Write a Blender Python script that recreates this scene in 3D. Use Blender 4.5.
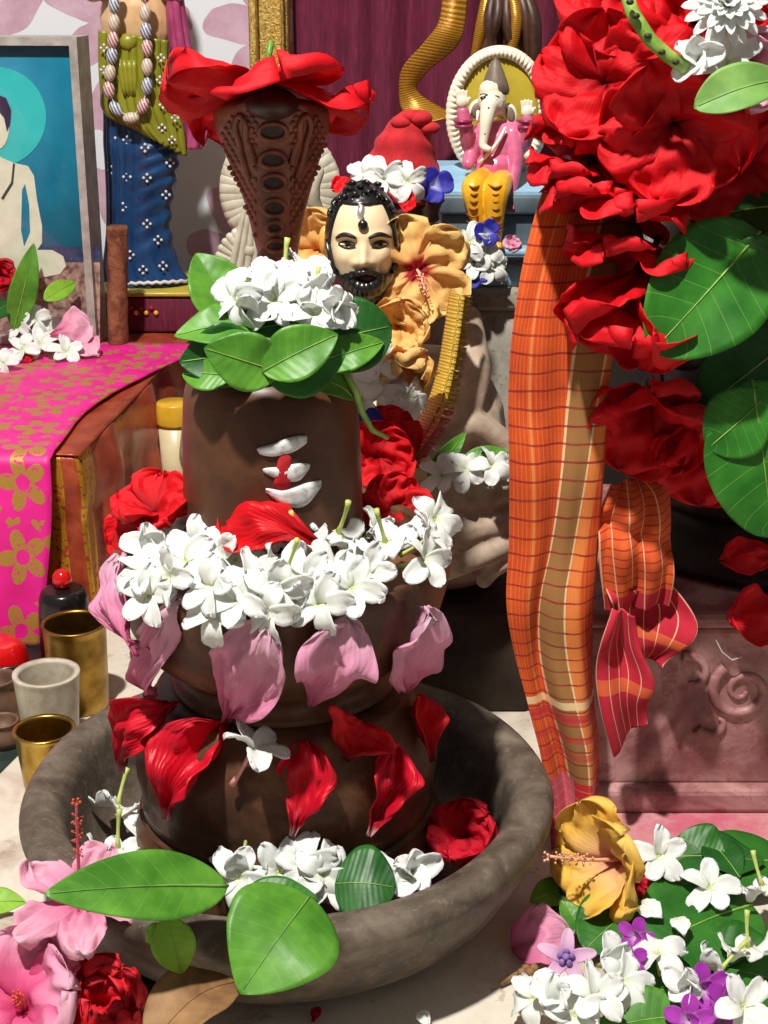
import bpy, bmesh, math, random
from mathutils import Vector, Matrix, Quaternion, noise
from math import sin, cos, pi, sqrt, radians, exp, atan2

for o in list(bpy.data.objects):
    bpy.data.objects.remove(o)
scene = bpy.context.scene
COL = scene.collection
R = random.Random(7)

# ------------------------------------------------------------------ camera, world, light
F = 1500.0                      # focal length in pixels of the 768x1024 frame
PITCH = radians(20)
H = 0.61                        # camera height above the marble floor (m)
cam_d = bpy.data.cameras.new('camera')
cam = bpy.data.objects.new('camera', cam_d); COL.objects.link(cam)
cam_d.sensor_fit = 'VERTICAL'; cam_d.sensor_height = 24; cam_d.lens = 24 * F / 1024
cam_d.clip_start = 0.02; cam_d.clip_end = 20
cam.location = (0, 0, H); cam.rotation_euler = (pi / 2 - PITCH, 0, 0)
scene.camera = cam

world = bpy.data.worlds.new('world'); scene.world = world; world.use_nodes = True
wb = world.node_tree.nodes['Background']
wb.inputs[0].default_value = (1.0, 0.95, 0.88, 1); wb.inputs[1].default_value = 0.20

ld = bpy.data.lights.new('ceiling_lamp', 'AREA'); ld.shape = 'DISK'; ld.size = 0.10; ld.energy = 84
ld.color = (1.0, 0.965, 0.90)
lamp = bpy.data.objects.new('ceiling_lamp', ld); COL.objects.link(lamp)
lamp.location = (-0.40, 0.20, 2.25)
lamp.rotation_euler = (Vector((-0.02, 1.0, 0.25)) - lamp.location).to_track_quat('-Z', 'Y').to_euler()

vs = scene.view_settings
vs.view_transform = 'Standard'; vs.look = 'None'; vs.gamma = 1; vs.exposure = 0.0
vs.use_curve_mapping = False

# ------------------------------------------------------------------ placing helpers
CP, SP = cos(PITCH), sin(PITCH)
CAM = Vector((0, 0, H))
def ray(px, py):
    u = (px - 384) / F; v = -(py - 512) / F
    return Vector((u, CP + v * SP, -SP + v * CP))
def P(px, py, Y):                       # point of the room at distance Y seen at that pixel
    d = ray(px, py); return CAM + d * (Y / d.y)
def FZ(px, py, z=0.0):                  # point at height z
    d = ray(px, py); return CAM + d * ((z - H) / d.z)
def S(py, Y):                           # metres per pixel there
    return (Y / ray(384, py).y) / F
def hit(px, py, inside, t0=0.5, t1=2.2, step=0.0015):
    d = ray(px, py); t = t0
    while t < t1:
        p = CAM + d * t
        if inside(p): return p
        t += step
    return CAM + d * t1

def V(*a): return Vector(a)
def lerp(a, b, t): return a + (b - a) * t
def smooth(t): t = max(0, min(1, t)); return t * t * (3 - 2 * t)
def interp(pts, t):                     # piecewise linear over a list, t in 0..1
    n = len(pts) - 1; x = max(0, min(0.99999, t)) * n; i = int(x)
    return pts[i] + (pts[i + 1] - pts[i]) * (x - i)
def spline(pts, t):                     # catmull-rom
    n = len(pts) - 1; x = max(0, min(0.99999, t)) * n; i = int(x); f = x - i
    p0 = pts[max(0, i - 1)]; p1 = pts[i]; p2 = pts[i + 1]; p3 = pts[min(n, i + 2)]
    return 0.5 * ((2 * p1) + (p2 - p0) * f + (2 * p0 - 5 * p1 + 4 * p2 - p3) * f * f + (3 * p1 - p0 - 3 * p2 + p3) * f ** 3)

# ------------------------------------------------------------------ materials
class G:
    """tiny node-tree writer"""
    def __init__(self, name):
        self.m = bpy.data.materials.new(name); self.m.use_nodes = True
        self.nt = self.m.node_tree; self.nt.nodes.clear()
        self.out = self.nt.nodes.new('ShaderNodeOutputMaterial')
    def n(self, t, **kw):
        x = self.nt.nodes.new(t)
        for k, v in kw.items(): setattr(x, k, v)
        return x
    def link(self, a, b): self.nt.links.new(a, b)
    def setv(self, sock, v):
        if isinstance(v, bpy.types.NodeSocket): self.link(v, sock)
        else:
            if isinstance(v, (tuple, list)) and len(v) == 3 and sock.type == 'RGBA': v = (*v, 1)
            sock.default_value = v
    def math(self, op, a, b=0.0, c=0.0):
        x = self.n('ShaderNodeMath', operation=op)
        self.setv(x.inputs[0], a); self.setv(x.inputs[1], b); self.setv(x.inputs[2], c)
        return x.outputs[0]
    def mix(self, f, a, b):
        x = self.n('ShaderNodeMix', data_type='RGBA')
        self.setv(x.inputs[0], f); self.setv(x.inputs[6], a); self.setv(x.inputs[7], b)
        return x.outputs[2]
    def ramp(self, f, stops, interp='LINEAR'):
        x = self.n('ShaderNodeValToRGB'); x.color_ramp.interpolation = interp
        el = x.color_ramp.elements
        while len(el) < len(stops): el.new(0.5)
        for e, (p, c) in zip(el, stops):
            e.position = p; e.color = (*c, 1) if len(c) == 3 else c
        self.setv(x.inputs[0], f); return x.outputs[0]
    def coord(self, which='Object'):
        return self.n('ShaderNodeTexCoord').outputs[which]
    def uv(self):
        s = self.n('ShaderNodeSeparateXYZ'); self.link(self.coord('UV'), s.inputs[0]); return s.outputs[0], s.outputs[1]
    def xyz(self):
        s = self.n('ShaderNodeSeparateXYZ'); self.link(self.coord('Object'), s.inputs[0]); return s.outputs
    def noise(self, scale, detail=4, rough=0.6, vec=None, dist=0.0):
        x = self.n('ShaderNodeTexNoise'); x.inputs['Scale'].default_value = scale
        x.inputs['Detail'].default_value = detail; x.inputs['Roughness'].default_value = rough
        x.inputs['Distortion'].default_value = dist
        self.link(vec if vec is not None else self.coord('Object'), x.inputs['Vector']); return x.outputs[0]
    def voro(self, scale, feature='F1', vec=None, rnd=1.0):
        x = self.n('ShaderNodeTexVoronoi', feature=feature); x.inputs['Scale'].default_value = scale
        x.inputs['Randomness'].default_value = rnd
        self.link(vec if vec is not None else self.coord('Object'), x.inputs['Vector']); return x
    def rnd(self): return self.n('ShaderNodeObjectInfo').outputs['Random']
    def bump(self, h, strength=0.3, dist=0.002):
        b = self.n('ShaderNodeBump'); b.inputs['Strength'].default_value = strength
        b.inputs['Distance'].default_value = dist; self.setv(b.inputs['Height'], h); return b.outputs[0]
    def bsdf(self, color, rough=0.5, metal=0.0, normal=None, spec=0.5, coat=0.0, sheen=0.0, trans=0.0, tcol=None, alpha=None, transmission=0.0):
        b = self.n('ShaderNodeBsdfPrincipled')
        self.setv(b.inputs['Base Color'], color); self.setv(b.inputs['Roughness'], rough)
        self.setv(b.inputs['Metallic'], metal); self.setv(b.inputs['Specular IOR Level'], spec)
        b.inputs['Coat Weight'].default_value = coat; b.inputs['Coat Roughness'].default_value = 0.15
        b.inputs['Sheen Weight'].default_value = sheen
        b.inputs['Transmission Weight'].default_value = transmission
        if normal is not None: self.link(normal, b.inputs['Normal'])
        res = b.outputs[0]
        if trans > 0:
            t = self.n('ShaderNodeBsdfTranslucent'); self.setv(t.inputs[0], tcol if tcol is not None else color)
            mx = self.n('ShaderNodeMixShader'); mx.inputs[0].default_value = trans
            self.link(res, mx.inputs[1]); self.link(t.outputs[0], mx.inputs[2]); res = mx.outputs[0]
        self.link(res, self.out.inputs[0]); return self.m

def lin(r, g, b):                       # sRGB 0-255 to linear
    f = lambda c: (c / 255 / 12.92) if c / 255 <= 0.04045 else ((c / 255 + 0.055) / 1.055) ** 2.4
    return (f(r), f(g), f(b))

def plain(name, c, c2=None, scale=30, rough=0.5, metal=0.0, bump=0.0, bscale=80, bdist=0.001, spec=0.5, coat=0.0, sheen=0.0, contrast=(0.35, 0.65), trans=0.0):
    g = G(name); col = c
    if c2:
        col = g.ramp(g.noise(scale), [(contrast[0], c), (contrast[1], c2)])
    nrm = g.bump(g.noise(bscale, 6), bump, bdist) if bump else None
    return g.bsdf(col, rough, metal, nrm, spec, coat, sheen, trans)

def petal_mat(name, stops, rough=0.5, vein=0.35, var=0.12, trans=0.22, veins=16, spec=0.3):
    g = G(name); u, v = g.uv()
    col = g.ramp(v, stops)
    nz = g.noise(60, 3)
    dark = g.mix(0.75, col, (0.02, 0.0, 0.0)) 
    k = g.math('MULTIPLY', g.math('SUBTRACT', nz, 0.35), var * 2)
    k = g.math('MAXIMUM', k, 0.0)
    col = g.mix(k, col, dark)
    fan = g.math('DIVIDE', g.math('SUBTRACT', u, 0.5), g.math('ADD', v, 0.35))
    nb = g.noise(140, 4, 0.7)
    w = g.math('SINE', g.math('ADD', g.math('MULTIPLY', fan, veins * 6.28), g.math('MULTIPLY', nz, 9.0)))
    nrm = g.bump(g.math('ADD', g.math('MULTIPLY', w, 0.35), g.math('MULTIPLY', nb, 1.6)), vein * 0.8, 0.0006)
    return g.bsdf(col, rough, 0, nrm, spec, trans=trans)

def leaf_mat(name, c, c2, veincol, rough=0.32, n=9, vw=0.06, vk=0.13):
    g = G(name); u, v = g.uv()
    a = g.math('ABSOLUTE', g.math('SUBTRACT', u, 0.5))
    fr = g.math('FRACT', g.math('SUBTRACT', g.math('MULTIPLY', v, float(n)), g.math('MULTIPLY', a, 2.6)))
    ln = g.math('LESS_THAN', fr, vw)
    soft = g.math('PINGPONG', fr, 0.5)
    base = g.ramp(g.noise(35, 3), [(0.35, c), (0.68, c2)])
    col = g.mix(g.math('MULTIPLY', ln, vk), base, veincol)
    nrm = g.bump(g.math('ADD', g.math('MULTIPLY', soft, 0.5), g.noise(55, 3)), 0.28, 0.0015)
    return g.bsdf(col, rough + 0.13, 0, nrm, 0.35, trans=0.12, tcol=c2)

# ------------------------------------------------------------------ mesh helpers
def mesh(name, verts, faces, uvs=None, mat=None, smooth=True, mats=None, midx=None):
    me = bpy.data.meshes.new(name)
    me.from_pydata([tuple(v) for v in verts], [], faces)
    if uvs:
        uvl = me.uv_layers.new(name='uv')
        for l in me.loops: uvl.data[l.index].uv = uvs[l.vertex_index]
    if mats:
        for m in mats: me.materials.append(m)
    elif mat: me.materials.append(mat)
    if midx:
        for p, i in zip(me.polygons, midx): p.material_index = i
    if smooth:
        for p in me.polygons: p.use_smooth = True
    me.validate(); me.update()
    return me

def put(name, me, parent=None, world_coords=True, mtx=None):
    o = bpy.data.objects.new(name, me); COL.objects.link(o)
    if parent is not None:
        o.parent = parent
        if world_coords and parent.parent is None:
            o.matrix_parent_inverse = parent.matrix_basis.inverted()
    if mtx is not None: o.matrix_basis = mtx
    return o

def tag(o, label, cat, group=None):
    o['label'] = label; o['category'] = cat
    if group: o['group'] = group
    return o
def thing(name, label, cat, loc=(0, 0, 0), group=None):
    o = bpy.data.objects.new(name, None); COL.objects.link(o); o.location = loc
    o.empty_display_size = 0.02
    return tag(o, label, cat, group)
def struct(o): o['kind'] = 'structure'; return o

def grid(fn, nu, nv, closeu=False, thick=0.0):
    """fn(u,v) with u,v in 0..1 -> Vector. returns verts, faces, uvs"""
    vs_, uv = [], []
    cu = nu if closeu else nu + 1
    for j in range(nv + 1):
        for i in range(cu):
            u = i / nu; v = j / nv
            vs_.append(fn(u, v)); uv.append((u, v))
    fs = []
    for j in range(nv):
        for i in range(nu):
            a = j * cu + i; b = j * cu + (i + 1) % cu
            fs.append((a, b, b + cu, a + cu))
    if thick:
        nrm = [Vector((0, 0, 0)) for _ in vs_]
        for f in fs:
            n = (vs_[f[2]] - vs_[f[0]]).cross(vs_[f[3]] - vs_[f[1]])
            for i in f: nrm[i] += n
        m = len(vs_)
        nrm = [n.normalized() if n.length > 0 else Vector((0, 0, 1)) for n in nrm]
        back = [v - n * thick for v, n in zip(vs_, nrm)]
        fs2 = [tuple(i + m for i in reversed(f)) for f in fs]
        vs_ = vs_ + back; uv = uv + uv
        edge = []
        for i in range(nu): edge += [(i, i + 1 if not closeu else (i + 1) % cu), ]
        rim = []
        for i in range(nu):
            a, b = i, (i + 1) % cu
            rim.append((b, a, a + m, b + m))
            a, b = nv * cu + i, nv * cu + (i + 1) % cu
            rim.append((a, b, b + m, a + m))
        if not closeu:
            for j in range(nv):
                a, b = j * cu, (j + 1) * cu
                rim.append((a, b, b + m, a + m))
                a, b = j * cu + nu, (j + 1) * cu + nu
                rim.append((b, a, a + m, b + m))
        fs = fs + fs2 + rim
    return vs_, fs, uv

def lathe(profile, n=48, c=(0, 0, 0), fn=None):
    """profile list of (r,z); closed caps where r==0"""
    vs_, fs, uv = [], [], []
    c = Vector(c); m = len(profile)
    for j, (r, z) in enumerate(profile):
        for i in range(n):
            a = 2 * pi * i / n
            rr = r if fn is None else fn(r, z, a)
            vs_.append(c + Vector((rr * cos(a), rr * sin(a), z))); uv.append((i / n, j / (m - 1)))
    for j in range(m - 1):
        for i in range(n):
            a = j * n + i; b = j * n + (i + 1) % n
            fs.append((a, b, b + n, a + n))
    return vs_, fs, uv

def smoothprofile(pts, n=6):
    out = []
    vp = [Vector((a, b)) for a, b in pts]
    k = (len(pts) - 1) * n
    for i in range(k + 1):
        p = spline(vp, i / k); out.append((max(0.0, p.x), p.y))
    return out

def tube(path, rad, n=8, cap=True):
    path = [Vector(p) for p in path]
    if not isinstance(rad, (list, tuple)): rad = [rad] * len(path)
    vs_, fs, uv = [], [], []
    prev = None
    for i, p in enumerate(path):
        t = (path[min(i + 1, len(path) - 1)] - path[max(i - 1, 0)]).normalized()
        if prev is None:
            a = t.orthogonal().normalized()
        else:
            a = (prev - t * prev.dot(t)).normalized()
        prev = a; b = t.cross(a)
        for k in range(n):
            th = 2 * pi * k / n
            vs_.append(p + (a * cos(th) + b * sin(th)) * rad[i]); uv.append((k / n, i / (len(path) - 1)))
    for j in range(len(path) - 1):
        for k in range(n):
            a0 = j * n + k; b0 = j * n + (k + 1) % n
            fs.append((a0, b0, b0 + n, a0 + n))
    if cap:
        fs.append(tuple(reversed(range(n)))); m = (len(path) - 1) * n
        fs.append(tuple(range(m, m + n)))
    return vs_, fs, uv

def join(*parts):
    vs_, fs, uv = [], [], []
    for v, f, u in parts:
        k = len(vs_); vs_ += v; fs += [tuple(i + k for i in q) for q in f]; uv += u
    return vs_, fs, uv

def ellip(c, r, n=16, m=10, rot=None):
    c = Vector(c); vs_, fs, uv = [], [], []
    for j in range(m + 1):
        la = -pi / 2 + pi * j / m
        for i in range(n):
            lo = 2 * pi * i / n
            p = Vector((r[0] * cos(la) * cos(lo), r[1] * cos(la) * sin(lo), r[2] * sin(la)))
            if rot: p = rot @ p
            vs_.append(c + p); uv.append((i / n, j / m))
    for j in range(m):
        for i in range(n):
            a = j * n + i; b = j * n + (i + 1) % n
            fs.append((a, b, b + n, a + n))
    return vs_, fs, uv

def box(x0, x1, y0, y1, z0, z1, bev=0.0, seg=2):
    bm = bmesh.new(); bmesh.ops.create_cube(bm, size=1)
    for v in bm.verts:
        v.co = Vector(((x0 + x1) / 2 + v.co.x * (x1 - x0), (y0 + y1) / 2 + v.co.y * (y1 - y0), (z0 + z1) / 2 + v.co.z * (z1 - z0)))
    if bev: bmesh.ops.bevel(bm, geom=bm.edges[:], offset=bev, segments=seg, affect='EDGES', profile=0.5)
    bm.verts.index_update()
    vs_ = [v.co.copy() for v in bm.verts]; fs = [tuple(v.index for v in f.verts) for f in bm.faces]
    bm.free()
    return vs_, fs, [(v.x, v.z) for v in vs_]

def prism(pts, off, cen=True):
    """polygon pts (Vectors, planar) extruded by vector off"""
    n = len(pts); vs_ = [Vector(p) for p in pts] + [Vector(p) + off for p in pts]
    fs = [tuple(range(n)), tuple(reversed(range(n, 2 * n)))]
    for i in range(n): fs.append((i, i + n, (i + 1) % n + n, (i + 1) % n))
    return vs_, fs, [(0, 0)] * (2 * n)

def fixn(me):
    bm = bmesh.new(); bm.from_mesh(me); bmesh.ops.remove_doubles(bm, verts=bm.verts, dist=1e-6)
    bmesh.ops.recalc_face_normals(bm, faces=bm.faces); bm.to_mesh(me); bm.free()
    for p in me.polygons: p.use_smooth = True
    return me

def blob(name, shapes, mat, parent=None, voxel=0.0016, it=6, world_coords=True):
    """several overlapping closed shapes fused into one continuous skin"""
    v, f, u = join(*shapes)
    me = fixn(mesh(name, v, f, None, mat))
    o = put(name, me, parent, world_coords)
    r = o.modifiers.new('fuse', 'REMESH'); r.mode = 'VOXEL'; r.voxel_size = voxel; r.use_smooth_shade = True
    s = o.modifiers.new('soften', 'SMOOTH'); s.factor = 0.5; s.iterations = it
    return o

def cap(p0, p1, r0, r1, n=12, k=7):
    """tapered capsule between two points"""
    p0, p1 = Vector(p0), Vector(p1); d = (p1 - p0); t = d.normalized() if d.length > 1e-9 else Vector((0, 0, 1))
    path, rad = [], []
    for i in range(k):
        a = pi / 2 * i / (k - 1); path.append(p0 - t * r0 * cos(a)); rad.append(max(1e-5, r0 * sin(a)))
    for i in range(k):
        a = pi / 2 * (1 - i / (k - 1)); path.append(p1 + t * r1 * cos(a)); rad.append(max(1e-5, r1 * sin(a)))
    return tube(path, rad, n)
def chain(pts, rads, n=12, k=6):
    """one rounded tube through many points"""
    pp = [Vector(p) for p in pts]; m = (len(pp) - 1) * k
    path = [spline(pp, i / m) for i in range(m + 1)]
    rv = [Vector((r, 0, 0)) for r in rads]; rr = [max(1e-4, spline(rv, i / m).x) for i in range(m + 1)]
    return join(tube(path, rr, n), ellip(path[0], (rr[0],) * 3), ellip(path[-1], (rr[-1],) * 3))

def aim(facing, spin=0.0):
    q = Vector(facing).normalized().to_track_quat('Z', 'Y')
    return (q @ Quaternion((0, 0, 1), spin)).to_matrix().to_4x4()

ORD = ['', 'first', 'second', 'third', 'fourth', 'fifth', 'sixth', 'seventh', 'eighth', 'ninth', 'tenth', 'eleventh', 'twelfth', 'thirteenth',
       'fourteenth', 'fifteenth', 'sixteenth', 'seventeenth', 'eighteenth', 'nineteenth', 'twentieth', 'twenty-first', 'twenty-second',
       'twenty-third', 'twenty-fourth', 'twenty-fifth', 'twenty-sixth', 'twenty-seventh', 'twenty-eighth', 'twenty-ninth', 'thirtieth']

# ------------------------------------------------------------------ material library
def marble_mat():
    g = G('floor_marble')
    a = g.noise(9, 8, 0.65, dist=1.2)
    b = g.noise(45, 6, 0.7)
    col = g.ramp(a, [(0.30, lin(168, 150, 132)), (0.48, lin(206, 196, 180)), (0.7, lin(224, 217, 203))])
    col = g.mix(g.math('MULTIPLY', g.math('GREATER_THAN', b, 0.62), 0.45), col, lin(150, 120, 98))
    # vermilion powder spilled in front of the red pedestal
    x, y, z = g.xyz()
    dx = g.math('SUBTRACT', x, 0.24); dy = g.math('SUBTRACT', y, 0.985)
    d = g.math('SQRT', g.math('ADD', g.math('MULTIPLY', g.math('MULTIPLY', dx, dx), 0.28), g.math('MULTIPLY', dy, dy)))
    k = g.math('SUBTRACT', 1.0, g.math('DIVIDE', d, 0.09))
    k = g.math('MULTIPLY', g.math('MAXIMUM', k, 0.0), g.math('ADD', g.noise(60, 6, 0.7), 0.35))
    col = g.mix(g.math('MINIMUM', g.math('MULTIPLY', k, 1.1), 0.85), col, lin(190, 60, 100))
    return g.bsdf(col, g.math('ADD', g.math('MULTIPLY', b, 0.4), 0.15), 0, g.bump(b, 0.15, 0.001))

def stone_mat(name, c1, c2, c3, rough=0.6, sc=25, bump=0.5, bd=0.002, speck=None):
    g = G(name); a = g.noise(sc, 8, 0.65, dist=0.4); b = g.noise(sc * 6, 6, 0.7)
    col = g.ramp(a, [(0.32, c1), (0.5, c2), (0.72, c3)])
    if speck: col = g.mix(g.math('MULTIPLY', g.math('GREATER_THAN', b, 0.60), 0.6), col, speck)
    h = g.math('ADD', g.math('MULTIPLY', a, 0.6), g.math('MULTIPLY', b, 0.5))
    return g.bsdf(col, rough, 0, g.bump(h, bump, bd), 0.3)

M = {}
M['marble'] = marble_mat()
M['basin'] = stone_mat('basin_stone', lin(62, 52, 43), lin(92, 81, 70), lin(128, 116, 101), 0.55, 30, 0.6, 0.002, lin(116, 104, 90))
M['pedestal'] = stone_mat('pedestal_stone', lin(54, 33, 22), lin(84, 54, 36), lin(126, 88, 60), 0.45, 22, 0.45, 0.0015)
M['lingam'] = stone_mat('lingam_stone', lin(60, 37, 25), lin(84, 53, 36), lin(108, 71, 48), 0.38, 14, 0.15, 0.0008)
M['ash'] = stone_mat('white_ash', lin(170, 170, 168), lin(214, 215, 214), lin(238, 239, 238), 0.9, 120, 0.6, 0.001)
M['vermilion'] = plain('vermilion', lin(140, 12, 22), lin(188, 22, 34), 120, 0.85, bump=0.5, bscale=300)
M['white'] = petal_mat('white_petal', [(0, lin(226, 232, 190)), (0.18, lin(240, 243, 236)), (1, lin(247, 248, 249))], 0.5, 0.25, 0.02, 0.3)
M['tube'] = plain('flower_tube', lin(186, 202, 92), lin(214, 224, 140), 60, 0.5, trans=0.2)
M['pinktube'] = plain('pink_tube', lin(206, 130, 126), lin(226, 170, 160), 60, 0.5)
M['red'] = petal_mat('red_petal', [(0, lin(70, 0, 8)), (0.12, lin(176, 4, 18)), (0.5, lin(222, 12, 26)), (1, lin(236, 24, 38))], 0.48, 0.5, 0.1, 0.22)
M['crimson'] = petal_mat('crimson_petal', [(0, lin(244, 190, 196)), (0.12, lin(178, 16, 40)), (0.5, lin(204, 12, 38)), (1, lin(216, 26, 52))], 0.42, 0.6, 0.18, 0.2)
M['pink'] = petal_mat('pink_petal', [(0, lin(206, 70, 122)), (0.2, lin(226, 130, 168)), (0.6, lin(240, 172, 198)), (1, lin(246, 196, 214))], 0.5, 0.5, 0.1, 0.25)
M['loosepink'] = petal_mat('loose_pink_petal', [(0, lin(196, 84, 124)), (0.35, lin(222, 128, 166)), (0.8, lin(228, 160, 190)), (1, lin(222, 178, 196))], 0.5, 0.55, 0.12, 0.22)
M['hotpink'] = petal_mat('hot_pink_petal', [(0, lin(206, 30, 100)), (0.35, lin(230, 100, 150)), (0.7, lin(240, 168, 198)), (1, lin(244, 190, 212))], 0.5, 0.5, 0.1, 0.25)
M['coral'] = petal_mat('coral_red_petal', [(0, lin(196, 14, 40)), (0.4, lin(224, 26, 46)), (1, lin(240, 52, 66))], 0.5, 0.5, 0.12, 0.22)
M['peach'] = petal_mat('peach_petal', [(0, lin(150, 10, 30)), (0.13, lin(186, 24, 40)), (0.2, lin(250, 190, 120)), (0.55, lin(255, 212, 128)), (1, lin(255, 224, 150))], 0.5, 0.5, 0.05, 0.25)
M['golden'] = petal_mat('golden_petal', [(0, lin(190, 30, 70)), (0.16, lin(232, 150, 140)), (0.34, lin(244, 200, 130)), (0.6, lin(250, 200, 84)), (1, lin(252, 212, 110))], 0.5, 0.5, 0.05, 0.25)
M['apricot'] = petal_mat('apricot_petal', [(0, lin(240, 160, 90)), (0.3, lin(252, 200, 120)), (1, lin(255, 216, 140))], 0.5, 0.5, 0.06, 0.3)
M['lilac'] = petal_mat('lilac_petal', [(0, lin(176, 130, 176)), (0.4, lin(216, 170, 204)), (1, lin(226, 190, 214))], 0.5, 0.3, 0.05, 0.2)
M['purple'] = petal_mat('purple_petal', [(0, lin(230, 200, 230)), (0.35, lin(186, 70, 190)), (1, lin(170, 44, 180))], 0.5, 0.4, 0.06, 0.22)
M['violet'] = plain('violet_crown', lin(120, 90, 160), lin(160, 130, 190), 200, 0.5)
M['blue'] = petal_mat('blue_petal', [(0, lin(210, 210, 240)), (0.3, lin(50, 50, 170)), (1, lin(34, 30, 140))], 0.5, 0.3, 0.06, 0.2)
M['anther'] = plain('anther_yellow', lin(224, 150, 60), lin(240, 196, 110), 300, 0.7)
M['anther_red'] = plain('anther_red', lin(190, 40, 50), lin(226, 110, 70), 300, 0.7)
M['style_pink'] = plain('style_pink', lin(222, 84, 120), lin(236, 120, 150), 80, 0.5, trans=0.2)
M['style_red'] = plain('style_red', lin(190, 26, 40), lin(216, 60, 60), 80, 0.5)
M['style_cream'] = plain('style_cream', lin(232, 190, 150), lin(236, 150, 130), 80, 0.5)
M['calyx'] = plain('calyx_green', lin(60, 104, 28), lin(106, 150, 52), 60, 0.5)
M['calyx_dark'] = plain('calyx_dark', lin(30, 26, 16), lin(52, 48, 22), 60, 0.6)
M['stem'] = plain('stem_green', lin(96, 134, 44), lin(150, 184, 84), 60, 0.5, bump=0.3)
M['leaf'] = leaf_mat('leaf_green', lin(60, 116, 28), lin(98, 156, 52), lin(150, 190, 100), 0.3)
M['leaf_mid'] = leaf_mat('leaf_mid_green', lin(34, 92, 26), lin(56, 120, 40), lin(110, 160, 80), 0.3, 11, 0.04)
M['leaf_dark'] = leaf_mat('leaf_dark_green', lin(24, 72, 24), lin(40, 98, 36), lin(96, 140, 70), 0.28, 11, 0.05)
M['leaf_big'] = leaf_mat('big_leaf_green', lin(34, 98, 26), lin(58, 128, 38), lin(150, 186, 100), 0.3, 8, 0.035, 0.32)
M['leaf_lime'] = leaf_mat('lime_leaf', lin(108, 160, 36), lin(148, 192, 60), lin(180, 210, 100), 0.36, 8, 0.04)
M['leaf_pale'] = leaf_mat('pale_leaf', lin(92, 138, 62), lin(126, 168, 84), lin(160, 190, 120), 0.4, 6, 0.03)
M['leaf_dry'] = leaf_mat('dry_leaf', lin(110, 78, 46), lin(166, 126, 84), lin(196, 160, 116), 0.5, 10, 0.05)
M['brass'] = plain('brass', lin(150, 118, 46), lin(196, 164, 82), 40, 0.3, 1.0, bump=0.15, bscale=60)
M['brass_old'] = plain('aged_brass', lin(128, 98, 42), lin(176, 142, 72), 40, 0.36, 1.0, bump=0.2, bscale=60)
M['marblecup'] = stone_mat('cup_marble', lin(146, 134, 116), lin(182, 172, 154), lin(208, 200, 184), 0.4, 30, 0.15, 0.001)
M['cobra'] = plain('cobra_terracotta', lin(96, 48, 30), lin(148, 80, 52), 60, 0.42, bump=0.3, bscale=200, coat=0.2)
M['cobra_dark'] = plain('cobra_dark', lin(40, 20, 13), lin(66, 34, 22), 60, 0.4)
M['skin_paint'] = plain('painted_skin', lin(238, 210, 168), lin(246, 224, 186), 20, 0.38, coat=0.15)
M['skin_orange'] = plain('painted_ear', lin(230, 160, 70), lin(240, 180, 100), 20, 0.4)
M['black_paint'] = plain('black_paint', lin(14, 13, 13), lin(30, 28, 27), 40, 0.28, bump=0.3, bscale=150, coat=0.3)
M['brow_paint'] = plain('brown_black_paint', lin(38, 24, 16), rough=0.5)
M['lip_paint'] = plain('lip_paint', lin(206, 120, 100), rough=0.4)
M['mouth_paint'] = plain('mouth_dark', lin(84, 16, 14), rough=0.4)
M['eye_white'] = plain('eye_white', lin(236, 226, 210), rough=0.25)
M['silver'] = plain('silver', lin(200, 198, 196), lin(235, 232, 228), 120, 0.3, 0.8)
M['drape'] = stone_mat('clay_drape', lin(142, 122, 104), lin(184, 162, 142), lin(212, 194, 174), 0.7, 30, 0.4, 0.0015)
M['redcloth'] = plain('red_cloth', lin(160, 14, 26), lin(200, 30, 40), 60, 0.85, bump=0.5, bscale=400, sheen=0.04)
M['idol_brown'] = plain('idol_brown', lin(50, 30, 22), lin(84, 52, 38), 60, 0.45, bump=0.3)
M['ivory'] = plain('ivory_statue', lin(176, 168, 146), lin(208, 202, 184), 40, 0.5, bump=0.2, bscale=150)
M['cement'] = stone_mat('cement', lin(128, 120, 108), lin(156, 149, 136), lin(182, 176, 164), 0.8, 20, 0.5, 0.002, lin(110, 100, 90))
M['cement_dark'] = stone_mat('dark_stone', lin(36, 28, 22), lin(52, 42, 34), lin(70, 58, 48), 0.8, 20, 0.5, 0.002)
M['g_pink'] = plain('painted_pink', lin(196, 84, 124), lin(222, 120, 154), 40, 0.35, coat=0.2)
M['g_dark'] = plain('painted_magenta', lin(140, 34, 74), lin(160, 50, 90), 40, 0.35, coat=0.2)
M['g_cream'] = plain('painted_cream', lin(232, 218, 192), lin(240, 230, 208), 40, 0.4, coat=0.2)
M['g_yellow'] = plain('painted_yellow', lin(226, 158, 24), lin(240, 184, 44), 40, 0.35, coat=0.2)
M['g_olive'] = plain('painted_olive_gold', lin(172, 152, 36), lin(194, 172, 56), 40, 0.4, coat=0.2)
M['fold_line'] = plain('ochre_fold_line', lin(150, 88, 10), rough=0.5)
M['fringe_gold'] = plain('fringe_gold', lin(180, 144, 40), lin(222, 190, 90), 200, 0.45, 0.3)
M['fringe_red'] = plain('fringe_red', lin(170, 30, 40), lin(206, 70, 76), 200, 0.6)
M['panel'] = plain('dark_panel', lin(26, 18, 14), lin(40, 28, 20), 20, 0.7, bump=0.3)
M['g_hair'] = plain('painted_grey_brown', lin(92, 78, 66), lin(128, 112, 96), 60, 0.5)
M['g_blue'] = plain('painted_sky_blue', lin(128, 176, 204), lin(160, 200, 222), 30, 0.45)
M['g_slate'] = plain('painted_slate', lin(70, 84, 92), lin(96, 110, 116), 30, 0.5)
M['skirt'] = plain('skirt_blue', lin(14, 48, 90), lin(26, 70, 116), 30, 0.33, coat=0.25)
M['olive'] = plain('sash_olive', lin(116, 116, 22), lin(146, 144, 40), 30, 0.35, coat=0.2)
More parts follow.
